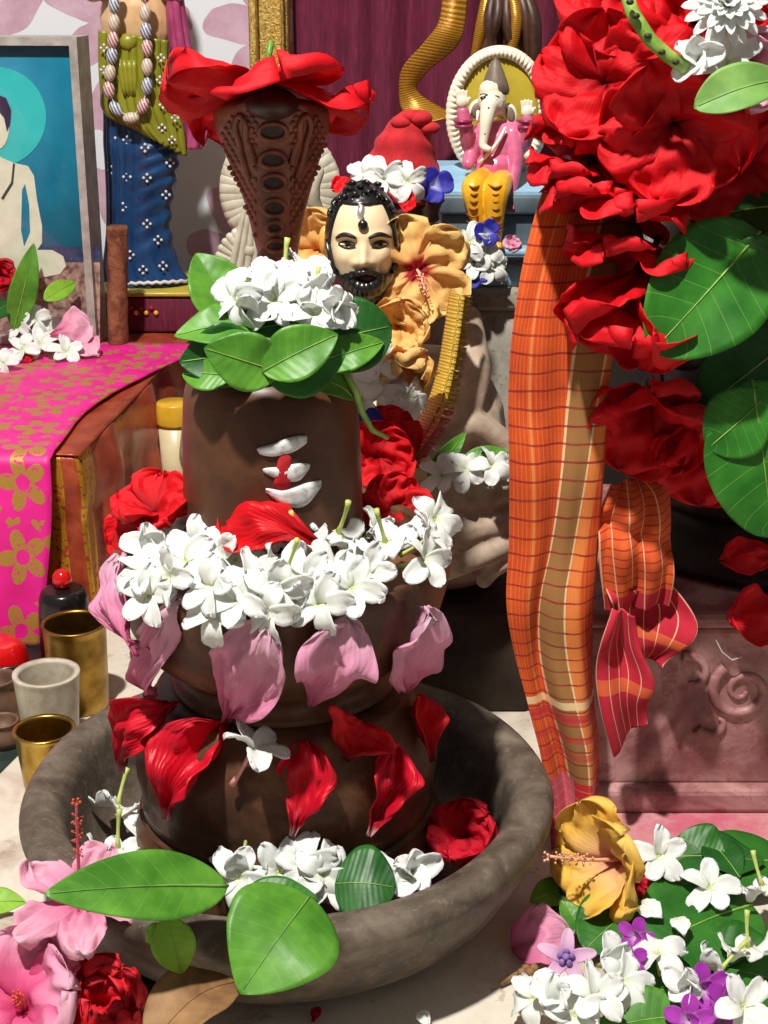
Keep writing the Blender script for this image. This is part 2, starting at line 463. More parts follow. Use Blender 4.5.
M['magenta'] = plain('stole_magenta', lin(150, 48, 96), lin(184, 82, 128), 30, 0.38, coat=0.2)
M['tan'] = plain('painted_tan', lin(206, 164, 118), lin(222, 184, 138), 30, 0.38, coat=0.2)
M['dot'] = plain('white_dot', lin(214, 206, 206), rough=0.4)
M['gold'] = plain('gold_leaf', lin(170, 134, 60), lin(226, 196, 120), 260, 0.35, 0.85, bump=0.8, bscale=420, bdist=0.003)
M['frame'] = plain('grey_frame', lin(150, 146, 138), lin(184, 180, 172), 60, 0.45, 0.2, bump=0.2)
M['wood'] = stone_mat('rough_brown_wood', lin(92, 52, 34), lin(130, 78, 54), lin(164, 108, 78), 0.8, 70, 0.9, 0.003)
M['jar'] = plain('jar_plastic', lin(206, 190, 150), lin(222, 208, 172), 30, 0.35)
M['lid'] = plain('jar_lid', lin(196, 146, 26), lin(216, 170, 50), 30, 0.35)
M['bottle'] = plain('bottle_glass', lin(150, 134, 106), lin(190, 176, 148), 60, 0.22, 0.3)
M['redgloss'] = plain('red_gloss', lin(190, 10, 14), lin(210, 20, 20), 20, 0.15, coat=0.4)
M['blackgloss'] = plain('black_gloss', lin(16, 14, 15), lin(26, 24, 24), 20, 0.2)
M['clay'] = plain('clay_brown', lin(86, 60, 46), lin(116, 84, 64), 50, 0.55, bump=0.3)
M['greenmat'] = plain('dark_green_mat', lin(30, 48, 44), lin(42, 62, 56), 60, 0.8, bump=0.3, bscale=300)
M['idol_dark'] = plain('dark_bronze', lin(22, 17, 14), lin(48, 36, 28), 30, 0.45, 0.4, bump=0.5, bscale=120)
M['redstone'] = None
def redstone():
    g = G('vermilion_stained_stone'); a = g.noise(11, 8, 0.65, dist=0.6); b = g.noise(60, 6, 0.7)
    col = g.ramp(a, [(0.30, lin(100, 56, 58)), (0.44, lin(140, 88, 88)), (0.56, lin(184, 138, 134)), (0.72, lin(206, 170, 162))])
    col = g.mix(g.math('MULTIPLY', g.math('GREATER_THAN', b, 0.58), 0.4), col, lin(132, 26, 54))
    return g.bsdf(col, 0.55, 0, g.bump(b, 0.3, 0.002))
M['redstone'] = redstone()

def maroon_mat():
    g = G('maroon_velvet'); x, y, z = g.xyz()
    c = g.n('ShaderNodeCombineXYZ'); g.setv(c.inputs[0], g.math('MULTIPLY', x, 60.0)); g.setv(c.inputs[2], g.math('MULTIPLY', z, 7.0))
    nz = g.noise(4, 4, 0.6, c.outputs[0])
    col = g.ramp(nz, [(0.3, lin(80, 10, 38)), (0.55, lin(104, 16, 50)), (0.8, lin(134, 32, 70))])
    return g.bsdf(col, 0.8, 0, g.bump(nz, 0.4, 0.002), sheen=0.04)
M['maroon'] = maroon_mat()

def floral_nodes(g, vec, scale, petals, r0, r1, rnd=0.7):
    """mask of flower-shaped motifs scattered over a plane"""
    vo = g.voro(scale, 'F1', vec, rnd); vo.voronoi_dimensions = '2D'
    sub = g.n('ShaderNodeVectorMath', operation='SUBTRACT'); g.link(vec, sub.inputs[0]); g.link(vo.outputs['Position'], sub.inputs[1])
    s = g.n('ShaderNodeSeparateXYZ'); g.link(sub.outputs[0], s.inputs[0])
    ang = g.math('ARCTAN2', s.outputs[1], s.outputs[0])
    d = g.math('MULTIPLY', g.math('SQRT', g.math('ADD', g.math('MULTIPLY', s.outputs[0], s.outputs[0]), g.math('MULTIPLY', s.outputs[1], s.outputs[1]))), float(scale))
    lim = g.math('ADD', g.math('MULTIPLY', g.math('ABSOLUTE', g.math('SINE', g.math('MULTIPLY', ang, petals / 2))), r1), r0)
    return g.math('LESS_THAN', d, lim), d

def brocade_mat():
    g = G('pink_brocade')
    c = g.coord('UV')
    nz = g.n('ShaderNodeTexNoise'); nz.inputs['Scale'].default_value = 30; g.link(c, nz.inputs['Vector'])
    m1, d1 = floral_nodes(g, c, 17, 5, 0.14, 0.26, 0.45)
    m2, d2 = floral_nodes(g, c, 40, 4, 0.12, 0.22, 0.9)
    hole = g.math('GREATER_THAN', d1, 0.11)
    k = g.math('MAXIMUM', g.math('MULTIPLY', m1, hole), g.math('MULTIPLY', m2, g.math('GREATER_THAN', d1, 0.46)))
    weave = g.noise(260, 2, 0.6, c)
    k = g.math('MULTIPLY', k, g.math('GREATER_THAN', weave, 0.40))
    col = g.mix(k, g.ramp(nz.outputs[0], [(0.3, lin(206, 10, 118)), (0.7, lin(232, 26, 146))]), lin(176, 134, 52))
    met = g.math('MULTIPLY', k, 0.35)
    return g.bsdf(col, 0.5, met, g.bump(k, 0.3, 0.001), sheen=0.03)
M['brocade'] = brocade_mat()

def satin_mat():
    g = G('rust_satin'); u, v = g.uv()
    nz = g.noise(28, 5, 0.65)
    col = g.ramp(nz, [(0.3, lin(118, 34, 16)), (0.52, lin(158, 62, 34)), (0.74, lin(186, 92, 56))])
    # woven gold bands near the corner of the cloth
    b = g.math('LESS_THAN', g.math('ABSOLUTE', g.math('SUBTRACT', u, 0.512)), 0.014)
    b2 = g.math('LESS_THAN', g.math('ABSOLUTE', g.math('SUBTRACT', u, 0.478)), 0.010)
    k = g.math('MULTIPLY', g.math('MAXIMUM', b, b2), g.math('GREATER_THAN', g.noise(200, 2, 0.6), 0.42))
    col = g.mix(k, col, lin(214, 160, 44))
    return g.bsdf(col, 0.33, g.math('ADD', g.math('MULTIPLY', k, 0.6), 0.15), g.bump(nz, 0.35, 0.004), sheen=0.03)
M['satin'] = satin_mat()

def wallpaper_mat():
    g = G('floral_wall_cloth'); c = g.coord('Object')
    w = g.n('ShaderNodeSeparateXYZ'); g.link(c, w.inputs[0])
    cb = g.n('ShaderNodeCombineXYZ'); g.setv(cb.inputs[0], w.outputs[0]); g.setv(cb.inputs[1], w.outputs[2])
    ds = g.n('ShaderNodeTexNoise'); ds.inputs['Scale'].default_value = 12; g.link(cb.outputs[0], ds.inputs['Vector'])
    ad = g.n('ShaderNodeVectorMath', operation='MULTIPLY_ADD'); g.link(ds.outputs['Color'], ad.inputs[0]); ad.inputs[1].default_value = (0.05, 0.05, 0); g.link(cb.outputs[0], ad.inputs[2])
    m, d = floral_nodes(g, ad.outputs[0], 5.6, 7, 0.27, 0.30, 0.6)
    rim = g.math('MULTIPLY', m, g.math('GREATER_THAN', d, 0.12))
    tone = g.ramp(g.noise(30, 3), [(0.35, lin(188, 150, 168)), (0.65, lin(206, 174, 190))])
    col = g.mix(rim, lin(222, 226, 232), tone)
    return g.bsdf(col, 0.75, 0, g.bump(g.noise(300, 2), 0.1, 0.0006))
M['wallpaper'] = wallpaper_mat()

def gamcha_mat():
    """orange checked cotton: u across, v from top (0) to the hem (1)"""
    g = G('orange_check_cotton'); u, v = g.uv()
    t1 = g.noise(900, 2)
    orange = g.ramp(g.noise(40, 3), [(0.3, lin(200, 62, 14)), (0.7, lin(220, 86, 22))])
    yel = lin(232, 176, 96); khaki = lin(150, 112, 60); redl = lin(140, 20, 24); pale = lin(238, 206, 156)
    def band(x, c, w): return g.math('LESS_THAN', g.math('ABSOLUTE', g.math('SUBTRACT', x, c)), w)
    col = orange
    fine = g.math('LESS_THAN', g.math('FRACT', g.math('MULTIPLY', u, 26.0)), 0.28)
    col = g.mix(g.math('MULTIPLY', fine, 0.35), col, lin(236, 138, 60))
    u2 = g.math('ADD', u, g.math('MULTIPLY', g.math('MINIMUM', g.math('SUBTRACT', v, 0.42), 0.14), 0.72))
    col = g.mix(g.math('MULTIPLY', band(u2, 0.505, 0.014), 0.85), col, pale)
    col = g.mix(g.math('MULTIPLY', band(u2, 0.66, 0.14), 0.92), col, khaki)
    col = g.mix(g.math('MULTIPLY', band(u2, 0.80, 0.012), 0.85), col, pale)
    col = g.mix(g.math('MULTIPLY', band(u2, 0.88, 0.065), 0.7), col, lin(226, 138, 66))
    col = g.mix(g.math('MULTIPLY', band(u, 0.22, 0.012), 0.7), col, lin(236, 150, 80))
    hl = g.math('LESS_THAN', g.math('FRACT', g.math('ADD', g.math('MULTIPLY', v, 46.0), g.math('MULTIPLY', g.noise(14, 2), 0.9))), 0.13)
    col = g.mix(g.math('MULTIPLY', hl, g.math('ADD', g.noise(90, 3), 0.25)), col, redl)
    # checked hem
    hem = g.math('GREATER_THAN', v, 0.872)
    hu = g.ramp(u, [(0.0, lin(186, 60, 84)), (0.12, lin(206, 96, 116)), (0.46, lin(196, 16, 36)), (0.74, lin(214, 110, 124)), (0.9, lin(176, 40, 60))], 'CONSTANT')
    hcol = g.mix(g.math('MULTIPLY', g.math('LESS_THAN', g.math('FRACT', g.math('MULTIPLY', v, 60.0)), 0.14), 0.35), hu, lin(226, 150, 140))
    col = g.mix(g.math('MULTIPLY', hem, 0.92), col, hcol)
    tr = band(v, 0.80, 0.035)
    col = g.mix(g.math('MULTIPLY', tr, g.math('MULTIPLY', g.math('LESS_THAN', g.math('FRACT', g.math('MULTIPLY', v, 34.0)), 0.4), 0.6)), col, lin(196, 50, 50))
    col = g.mix(g.math('MULTIPLY', band(v, 0.745, 0.006), 0.8), col, pale)
    col = g.mix(g.math('MULTIPLY', band(v, 0.765, 0.006), 0.8), col, lin(190, 40, 50))
    return g.bsdf(col, 0.85, 0, g.bump(t1, 0.3, 0.0008), sheen=0.03, trans=0.08)
M['gamcha'] = gamcha_mat()
def gamcha2_mat(nm, lim):
    g = G(nm); u, v = g.uv()
    orange = g.ramp(g.noise(40, 3), [(0.3, lin(198, 70, 22)), (0.7, lin(220, 98, 34))])
    red = g.ramp(g.noise(40, 3), [(0.3, lin(170, 16, 42)), (0.7, lin(196, 28, 54))])
    col = g.mix(g.math('GREATER_THAN', v, lim), orange, red)
    vl = g.math('LESS_THAN', g.math('FRACT', g.math('MULTIPLY', u, 5.0)), 0.07)
    hl = g.math('LESS_THAN', g.math('FRACT', g.math('MULTIPLY', v, 17.0)), 0.16)
    hl = g.math('MULTIPLY', hl, g.math('LESS_THAN', v, lim))
    col = g.mix(g.math('MULTIPLY', hl, 0.8), col, lin(140, 22, 24))
    ob = g.math('LESS_THAN', g.math('ABSOLUTE', g.math('SUBTRACT', v, 0.62)), 0.05 if lim < 0.5 else 0.0)
    col = g.mix(g.math('MULTIPLY', ob, 0.6), col, lin(220, 110, 50))
    col = g.mix(g.math('MULTIPLY', vl, 0.85), col, lin(236, 186, 150))
    return g.bsdf(col, 0.85, 0, g.bump(g.noise(900, 2), 0.3, 0.0008), sheen=0.03, trans=0.08)
M['gamcha2'] = gamcha2_mat('orange_check_cotton_end', 0.86)
M['gamcha3'] = gamcha2_mat('red_check_cotton_end', -0.1)
def zari_mat():
    g = G('zari_trim'); u, v = g.uv()
    col = g.ramp(v, [(0.0, lin(196, 160, 60)), (0.42, lin(206, 166, 40)), (0.56, lin(196, 120, 50)), (0.66, lin(190, 40, 46)), (1, lin(200, 46, 56))])
    st = g.math('SINE', g.math('MULTIPLY', v, 420.0))
    return g.bsdf(g.mix(g.math('MULTIPLY', g.math('GREATER_THAN', st, 0.5), 0.4), col, lin(240, 200, 130)), 0.5, 0.15, g.bump(st, 0.3, 0.001))
M['zari'] = zari_mat()
def ribbon_mat():
    g = G('gold_ribbon'); u, v = g.uv()
    st = g.math('SINE', g.math('MULTIPLY', v, 330.0)); nz = g.noise(260, 3)
    col = g.mix(g.math('GREATER_THAN', g.math('ADD', st, nz), 0.7), lin(150, 96, 20), lin(200, 150, 48))
    return g.bsdf(col, 0.4, 0.4, g.bump(nz, 0.5, 0.001))
M['ribbon'] = ribbon_mat()
M['glass'] = None
def glass_mat():
    g = G('clear_pane')
    a = g.n('ShaderNodeBsdfTransparent'); b = g.n('ShaderNodeBsdfGlossy'); b.inputs['Roughness'].default_value = 0.06
    mx = g.n('ShaderNodeMixShader'); mx.inputs[0].default_value = 0.05
    g.link(a.outputs[0], mx.inputs[1]); g.link(b.outputs[0], mx.inputs[2]); g.link(mx.outputs[0], g.out.inputs[0]); return g.m
M['glass'] = glass_mat()
def printmat(name, c, c2=None, scale=20): return plain(name, c, c2, scale, 0.35)
M['pr_blue'] = printmat('print_blue', lin(12, 118, 150), lin(20, 132, 162))
M['pr_halo'] = printmat('print_cyan', lin(36, 186, 186), lin(50, 198, 196))
M['pr_skin'] = printmat('print_skin', lin(212, 218, 190), lin(226, 230, 206), 60)
M['pr_hair'] = printmat('print_hair', lin(34, 28, 66))
M['pr_band'] = printmat('print_navy', lin(30, 44, 84), lin(60, 74, 110), 150)
M['pr_mat'] = printmat('print_mat', lin(96, 66, 66), lin(190, 160, 140), 130)
M['pr_line'] = printmat('print_line', lin(60, 60, 60))

# ------------------------------------------------------------------ the setting
v, f, u = box(-1.2, 1.2, 0.2, 2.1, -0.03, 0.0)
struct(put('floor', mesh('floor', v, f, u, M['marble'], False)))
v, f, u = box(-1.2, 1.2, 2.05, 2.09, 0.0, 1.2)
struct(put('wall_back', mesh('wall_back', v, f, u, M['wallpaper'], False)))

# maroon cloth hung on the back wall
def fn(u, v):
    x = lerp(P(292, 0, 2.0).x, P(292, 0, 2.0).x + 0.62, u)
    return V(x, 2.0 + 0.012 * sin(u * 34) + 0.006 * sin(u * 81 + v * 2), lerp(0.9, 0.04, v))
v, f, u = grid(fn, 120, 12, thick=0.003)
tag(put('maroon_curtain', mesh('maroon_curtain', v, f, u, M['maroon'])), 'maroon velvet cloth hanging on the back wall behind the statues', 'curtain')

# gold picture-frame upright left of the maroon cloth
gp = thing('gilded_post', 'glittering gold moulded upright in front of the wall, above the cobra hood', 'post', P(268, 200, 1.97))
x0 = P(249, 20, 1.97).x; x1 = P(289, 20, 1.97).x; w = x1 - x0
v, f, u = box(x0, x1, 1.972, 1.99, 0.0, 0.95, 0.003); put('backing_board', mesh('backing_board', v, f, u, M['gold'], False), gp)
for a, b in ((0.0, 0.22), (0.80, 1.0)):
    v, f, u = box(x0 + w * a, x0 + w * b, 1.955, 1.975, 0.0, 0.95, 0.005, 3); put('raised_border', mesh('raised_border', v, f, u, M['gold']), gp)

# ------------------------------------------------------------------ stone basin, pedestal, lingam
BX, BY = -0.066, 0.90
prof = [(0.0, 0.004), (0.10, 0.003), (0.128, 0.006), (0.150, 0.022), (0.168, 0.048), (0.178, 0.070), (0.180, 0.080), (0.176, 0.0875),
        (0.167, 0.0895), (0.157, 0.087), (0.151, 0.080), (0.147, 0.066), (0.141, 0.045), (0.128, 0.030), (0.10, 0.026), (0.0, 0.025)]
def wob(r, z, a):
    return r * (1 + 0.006 * sin(3 * a + 1) + 0.004 * sin(7 * a + z * 30)) if r > 0.05 else r
v, f, u = lathe(smoothprofile(prof, 4), 96, (BX, BY, 0), wob)
tag(put('stone_basin', fixn(mesh('stone_basin', v, f, u, M['basin']))), 'large round grey-brown stone basin with thick rounded rim on the marble floor', 'basin')

PX, PY = -0.066, 0.90
ped_prof = [(0.0, 0.028), (0.098, 0.028), (0.104, 0.034), (0.105, 0.062), (0.100, 0.072), (0.092, 0.076), (0.092, 0.080),
            (0.098, 0.092), (0.1015, 0.112), (0.099, 0.136), (0.088, 0.156), (0.074, 0.166), (0.070, 0.172), (0.071, 0.182),
            (0.082, 0.190), (0.094, 0.202), (0.103, 0.222), (0.1085, 0.246), (0.1095, 0.256), (0.107, 0.261), (0.101, 0.260), (0.096, 0.254), (0.06, 0.252), (0.0, 0.252)]
def seg(a, b): return ped_prof[a:b]
pd = thing('lingam_pedestal', 'dark brown round stone pedestal with flared upper bowl standing inside the basin', 'pedestal', (PX, PY, 0.028))
for nm, pr in (('foot_ring', [(0.0, 0.028), (0.098, 0.028), (0.104, 0.034), (0.105, 0.062), (0.100, 0.072), (0.092, 0.0765), (0.0, 0.0765)]),
               ('lower_bulge', [(0.0, 0.0765), (0.090, 0.0765), (0.098, 0.092), (0.1015, 0.112), (0.099, 0.136), (0.088, 0.156), (0.074, 0.166), (0.0, 0.166)]),
               ('upper_bowl', [(0.0, 0.165), (0.070, 0.166), (0.070, 0.174), (0.072, 0.183), (0.082, 0.190), (0.094, 0.202), (0.103, 0.222), (0.1085, 0.246),
                               (0.1095, 0.256), (0.107, 0.261), (0.101, 0.260), (0.096, 0.254), (0.06, 0.252), (0.0, 0.252)])):
    v, f, u = lathe(smoothprofile(pr, 3), 80, (PX, PY, 0), wob)
    put(nm, fixn(mesh(nm, v, f, u, M['pedestal'])), pd)
def ped_r(z):
    pts = ped_prof[1:20]
    if z < 0.028: return 0
    for (r0, z0), (r1, z1) in zip(pts, pts[1:]):
        if z0 <= z <= z1 or (z1 == z0 and z == z0): return r0 + (r1 - r0) * ((z - z0) / max(1e-6, z1 - z0))
    return 0
def in_ped(e=0.0):
    return lambda p: sqrt((p.x - PX) ** 2 + (p.y - PY) ** 2) < ped_r(p.z) + e and p.z < 0.262

LX, LY, LR = -0.0705, 0.90, 0.0545
ling_prof = [(0.0, 0.250), (0.0575, 0.250), (0.0572, 0.275), (0.0560, 0.32), (0.0545, 0.352), (0.0525, 0.366), (0.047, 0.376), (0.036, 0.382), (0.018, 0.385), (0.0, 0.3855)]
lg = thing('lingam_stone', 'smooth dark brown stone shaft marked with white ash and red on its front', 'lingam', (LX, LY, 0.252))
v, f, u = lathe(smoothprofile(ling_prof, 5), 72, (LX, LY, 0)); put('shaft', fixn(mesh('shaft', v, f, u, M['lingam'])), lg)
def in_ling(e=0.0):
    def t(p):
        if not 0.25 < p.z < 0.386: return False
        r = LR + 0.003 * (0.352 - p.z) / 0.1 if p.z < 0.352 else sqrt(max(0, 1 - ((p.z - 0.352) / 0.034) ** 2)) * LR
        return sqrt((p.x - LX) ** 2 + (p.y - LY) ** 2) < r + e
    return t
def mark(name, top, bot, mat, n=14):
    """raised paint stroke on the shaft between two pixel outlines (same length lists)"""
    def fn(u, v):
        a = spline([Vector(q) for q in top], u); b = spline([Vector(q) for q in bot], u)
        q = a + (b - a) * v
        edge = min(u, 1 - u, v, 1 - v)
        return hit(q.x, q.y, in_ling(0.0004 + 0.0010 * min(1, edge * 5)), 0.7, 1.2, 0.0002)
    v, f, u = grid(fn, n, 5, thick=0.0012)
    put(name, fixn(mesh(name, v, f, u, mat)), lg)
mark('ash_mark', [(257, 449), (272, 445), (290, 438), (306, 436)], [(260, 453), (274, 455), (292, 451), (306, 442)], M['ash'])
mark('ash_mark', [(263, 469), (280, 468), (296, 464), (309, 464)], [(264, 471), (280, 478), (297, 480), (308, 468)], M['ash'])
mark('ash_mark', [(266, 489), (284, 491), (304, 484), (320, 480)], [(267, 491), (284, 504), (304, 505), (320, 486)], M['ash'])
mark('vermilion_mark', [(280, 456), (285, 453), (290, 457)], [(274, 486), (281, 489), (290, 487)], M['vermilion'], 8)

# ------------------------------------------------------------------ low table under its cloths
TZ = 0.186
c_fr = FZ(74, 452, TZ)                     # front right corner of the table top
c_br = FZ(180, 343, TZ)
edge = (c_br - c_fr); edge.z = 0; edge.normalize(); left = V(-edge.y, edge.x, 0)
tb = thing('low_table', 'low square table hidden under rust satin cloth, left of the lingam', 'table', (c_fr.x - 0.3, c_fr.y + 0.25, 0))
def tpt(a, b, z):  # a metres to the left along the front, b metres back
    return V(c_fr.x, c_fr.y, 0) + left * a + edge * b + V(0, 0, z)
pts = [tpt(0.01, 0.01, 0.160), tpt(0.62, 0.01, 0.160), tpt(0.62, 0.62, 0.160), tpt(0.01, 0.62, 0.160)]
v, f, u = prism(pts, V(0, 0, 0.022)); put('table_top', fixn(mesh('table_top', v, f, u, M['wood'])), tb)
for a, b in ((0.03, 0.03), (0.58, 0.03), (0.58, 0.58), (0.03, 0.58)):
    q = tpt(a, b, 0); v, f, u = box(q.x - 0.018, q.x + 0.018, q.y - 0.018, q.y + 0.018, 0, 0.161, 0.003); put('leg', mesh('leg', v, f, u, M['wood']), tb)
# rust satin cloth: skirt folds around the front and the right side, with the top sheet
def skirt(s):      # s 0..1: along the front from the left to the corner, then back along the right side
    if s < 0.5: a = (0.5 - s) * 1.24; return tpt(a, 0, 0), -edge
    b = (s - 0.5) * 1.28; return tpt(0, b, 0), -left
def fn(u, v):
    p, nrm = skirt(u)
    cn = max(0, 1 - abs(u - 0.5) / 0.05)
    if cn > 0: nrm = (-edge * (0.5 + (0.5 - u) * 10) + -left * (0.5 - (0.5 - u) * 10)).normalized()
    dr = v
    out = 0.004 + 0.012 * dr + dr ** 0.7 * (0.016 * sin(u * 58 + 0.6 * sin(v * 3)) + 0.010 * sin(u * 101 + 1 + v)) + cn * 0.012 * dr
    bulge = 0.006 * sin(pi * min(1, v * 3))
    q = p + nrm * (out + bulge); q.z = lerp(TZ - 0.001, 0.006, v) - 0.004 * (1 - cos(min(1, v * 4) * pi / 2))
    return q
sk = grid(fn, 220, 30, thick=0.0015)
def fn2(u, v):
    q = tpt(0.627 * (1 - u) - 0.007, 0.647 * v - 0.007, TZ); q.z += 0.0015 * noise.noise(q * 22); return q
tp = grid(fn2, 60, 60, thick=0.0015)
rc = thing('rust_satin_cloth', 'rust brown satin cloth with gold bands draped over the low table', 'tablecloth', tpt(0.1, 0, 0))
put('hanging_skirt', mesh('hanging_skirt', *sk, M['satin']), rc)
put('top_sheet', mesh('top_sheet', *tp, M['satin']), rc)
# pink brocade runner
a1 = 0.024
def fn(u, v):
    if v < 0.62:
        t = v / 0.62; b = (1 - t) * 0.42 - 0.014; z = TZ + 0.004 + 0.0012 * noise.noise(V(u * 9, t * 12, 3))
    else:
        t = (v - 0.62) / 0.38; b = -0.026 - 0.030 * t; z = TZ + 0.002 - t * 0.180
    sk_ = 0.0
    a = a1 + 0.56 * (1 - u) + 0.010 * sin(v * 7) - (0.10 * smooth((0.5 - v) / 0.5))*0.6
    if v >= 0.62: b += 0.006 * sin(u * 26 + 1) * (t + 0.1)
    return tpt(a, b, z)
v, f, _ = grid(fn, 90, 80, thick=0.0016)
uv = [(q.x * 1.0, (q.y * 1.0 - q.z)) for q in v]
tag(put('pink_brocade_runner', mesh('pink_brocade_runner', v, f, uv, M['brocade'])), 'magenta pink brocade runner with gold flower motifs over the rust cloth', 'table runner')

# ------------------------------------------------------------------ red pedestal and dark idol on the right
rp = thing('carved_pedestal', 'stone pedestal stained pink with vermilion, carved front, behind the flower heap', 'pedestal', (0.34, 1.13, 0))
rx0 = 0.145
v, f, u = box(rx0 + 0.006, 0.60, 1.012, 1.30, 0.018, 0.150, 0.004); put('die_block', mesh('die_block', v, f, u, M['redstone'], False), rp)
v, f, u = box(rx0 - 0.006, 0.61, 1.000, 1.31, 0.0, 0.020, 0.004); put('plinth', mesh('plinth', v, f, u, M['redstone'], False), rp)
v, f, u = box(rx0 + 0.002, 0.605, 1.008, 1.305, 0.150, 0.164, 0.005); put('top_slab', mesh('top_slab', v, f, u, M['redstone'], False), rp)
def scroll(c, r0, turns, sgn, rad, a0=0.0):
    path = [c + V(sgn * cos(a0 + t * turns * 2 * pi / 40), 0, sin(a0 + t * turns * 2 * pi / 40)) * (r0 * (1 - t / 46)) for t in range(41)]
    return tube(path, [rad * (1 - 0.6 * t / 40) for t in range(41)], 8)
for (px, py, r, tn, sg, a0) in ((742, 690, 0.024, 1.6, 1, 2.2), (690, 678, 0.020, 0.55, -1, 1.2), (716, 720, 0.016, 0.5, 1, 3.6)):
    v, f, u = scroll(P(px, py, 1.012), r, tn, sg, 0.0045, a0); put('carved_scroll', mesh('carved_scroll', v, f, u, M['redstone']), rp)
idl = thing('dark_bronze_idol', 'dark seated idol mostly hidden behind the red garland and big leaves', 'idol', (0.33, 1.18, 0.164))
v, f, u = lathe(smoothprofile([(0.0, 0.164), (0.135, 0.164), (0.140, 0.180), (0.128, 0.196), (0.122, 0.206), (0.130, 0.216), (0.126, 0.232), (0.10, 0.238), (0.0, 0.238)], 3), 48, (0.33, 1.18, 0), lambda r, z, a: r * (1 + 0.03 * abs(sin(a * 9))) if z > 0.2 else r)
put('lotus_seat', fixn(mesh('lotus_seat', v, f, u, M['idol_dark'])), idl)
blob('body', [ellip((0.33, 1.18, 0.28), (0.125, 0.085, 0.055)), ellip((0.33, 1.19, 0.36), (0.075, 0.06, 0.10)), ellip((0.33, 1.19, 0.45), (0.095, 0.055, 0.05)),
              cap((0.33, 1.19, 0.48), (0.33, 1.185, 0.53), 0.03, 0.028), ellip((0.33, 1.175, 0.575), (0.043, 0.048, 0.058)),
              chain([(0.245, 1.185, 0.465), (0.205, 1.15, 0.40), (0.225, 1.09, 0.345)], [0.03, 0.026, 0.02]),
              chain([(0.415, 1.185, 0.465), (0.455, 1.15, 0.40), (0.43, 1.09, 0.345)], [0.03, 0.026, 0.02]),
              chain([(0.26, 1.17, 0.27), (0.22, 1.10, 0.262), (0.31, 1.085, 0.258)], [0.04, 0.036, 0.026]),
              chain([(0.40, 1.17, 0.27), (0.44, 1.10, 0.262), (0.35, 1.08, 0.262)], [0.04, 0.036, 0.026])], M['idol_dark'], idl, 0.004, 4)
v, f, u = lathe(smoothprofile([(0.0, 0.60), (0.046, 0.60), (0.05, 0.62), (0.036, 0.65), (0.030, 0.68), (0.014, 0.72), (0.0, 0.735)], 3), 32, (0.33, 1.18, 0)); put('crown', fixn(mesh('crown', v, f, u, M['idol_dark'])), idl)

v, f, u = box(0.182, 0.75, 1.335, 1.355, 0.0, 0.95, 0.002)  # added near-black sheet, hides the lit floor and supplies darkness behind the idol
tag(put('added_dark_backdrop', mesh('added_dark_backdrop', v, f, u, M['panel'], False)), 'added dark backdrop standing in for the darkness behind the right-hand idol', 'panel')

# checked cotton cloth hanging in front
LE = [(556, 168, 1.03), (540, 196, 1.005), (522, 262, 0.995), (513, 330, 0.99), (510, 400, 0.99), (511, 470, 0.985), (509, 540, 0.985), (505, 600, 0.98), (513, 650, 0.98), (527, 700, 0.975), (541, 750, 0.97), (549, 800, 0.965), (551, 846, 0.955)]
RE = [(636, 150, 1.03), (632, 190, 1.01), (622, 262, 1.0), (612, 330, 0.995), (606, 400, 0.995), (603, 470, 0.99), (598, 540, 0.99), (592, 600, 0.985), (589, 650, 0.985), (592, 700, 0.98), (599, 750, 0.975), (600, 800, 0.97), (592, 846, 0.96)]
le = [Vector(P(*q)) for q in LE]; re_ = [Vector(P(*q)) for q in RE]
def fn(u, v):
    a = spline(le, v); b = spline(re_, v)
    p = a + (b - a) * u
    am = 0.004 + 0.006 * smooth((v - 0.45) / 0.4)
    p.y += -am * sin(u * 8 + 2.5 * v + 1.2 * noise.noise(V(v * 3, u, 0))) - 0.25 * am * sin(u * 19 + v * 6) - 0.010 * sin(pi * u) + 0.002 * noise.noise(V(u * 4, v * 9, 1))
    p.x += 0.0022 * sin(v * 13 + u * 5) * (1 if 0.05 < u < 0.95 else 0.5)
    return p
ck = thing('checked_cotton_cloth', 'orange checked cotton cloth with khaki stripe hanging down beside the basin', 'cloth', P(570, 850, 0.96))
v, f, u = grid(fn, 48, 150, thick=0.0014); put('long_fall', mesh('long_fall', v, f, u, M['gamcha']), ck)
# second, crumpled end with the red hem: three folded lengths
def sheet(name, A, B, mat, nu, nv, disp):
    la = [Vector(P(*q)) for q in A]; lb = [Vector(P(*q)) for q in B]
    def fn(u, v):
        a = spline(la, v); b = spline(lb, v); p = a + (b - a) * u; d = disp(u, v); p.y += d; return p
    v, f, u = grid(fn, nu, nv, thick=0.0014); put(name, mesh(name, v, f, u, mat), ck)
sheet('orange_loop', [(612, 484, 1.002), (600, 512, 0.992), (598, 545, 0.985), (601, 580, 0.982), (606, 612, 0.985)],
      [(650, 476, 1.002), (667, 490, 0.995), (671, 530, 0.985), (675, 572, 0.978), (668, 604, 0.985)], M['gamcha2'], 40, 50,
      lambda u, v: -0.012 * sin(pi * u) * sin(pi * min(1, v * 1.3)) - 0.004 * sin(u * 15 + v * 5) + 0.008 * exp(-((v - 0.32 - 0.3 * u) / 0.08) ** 2))
sheet('twisted_hem', [(606, 590, 0.984), (612, 606, 0.982), (622, 640, 0.982), (632, 672, 0.984)],
      [(674, 588, 0.980), (697, 622, 0.976), (682, 650, 0.972), (664, 670, 0.976)], M['gamcha3'], 30, 30,
      lambda u, v: 0.014 * sin(pi * u) * (0.4 + v) - 0.006 * sin(v * 8 + u * 4))
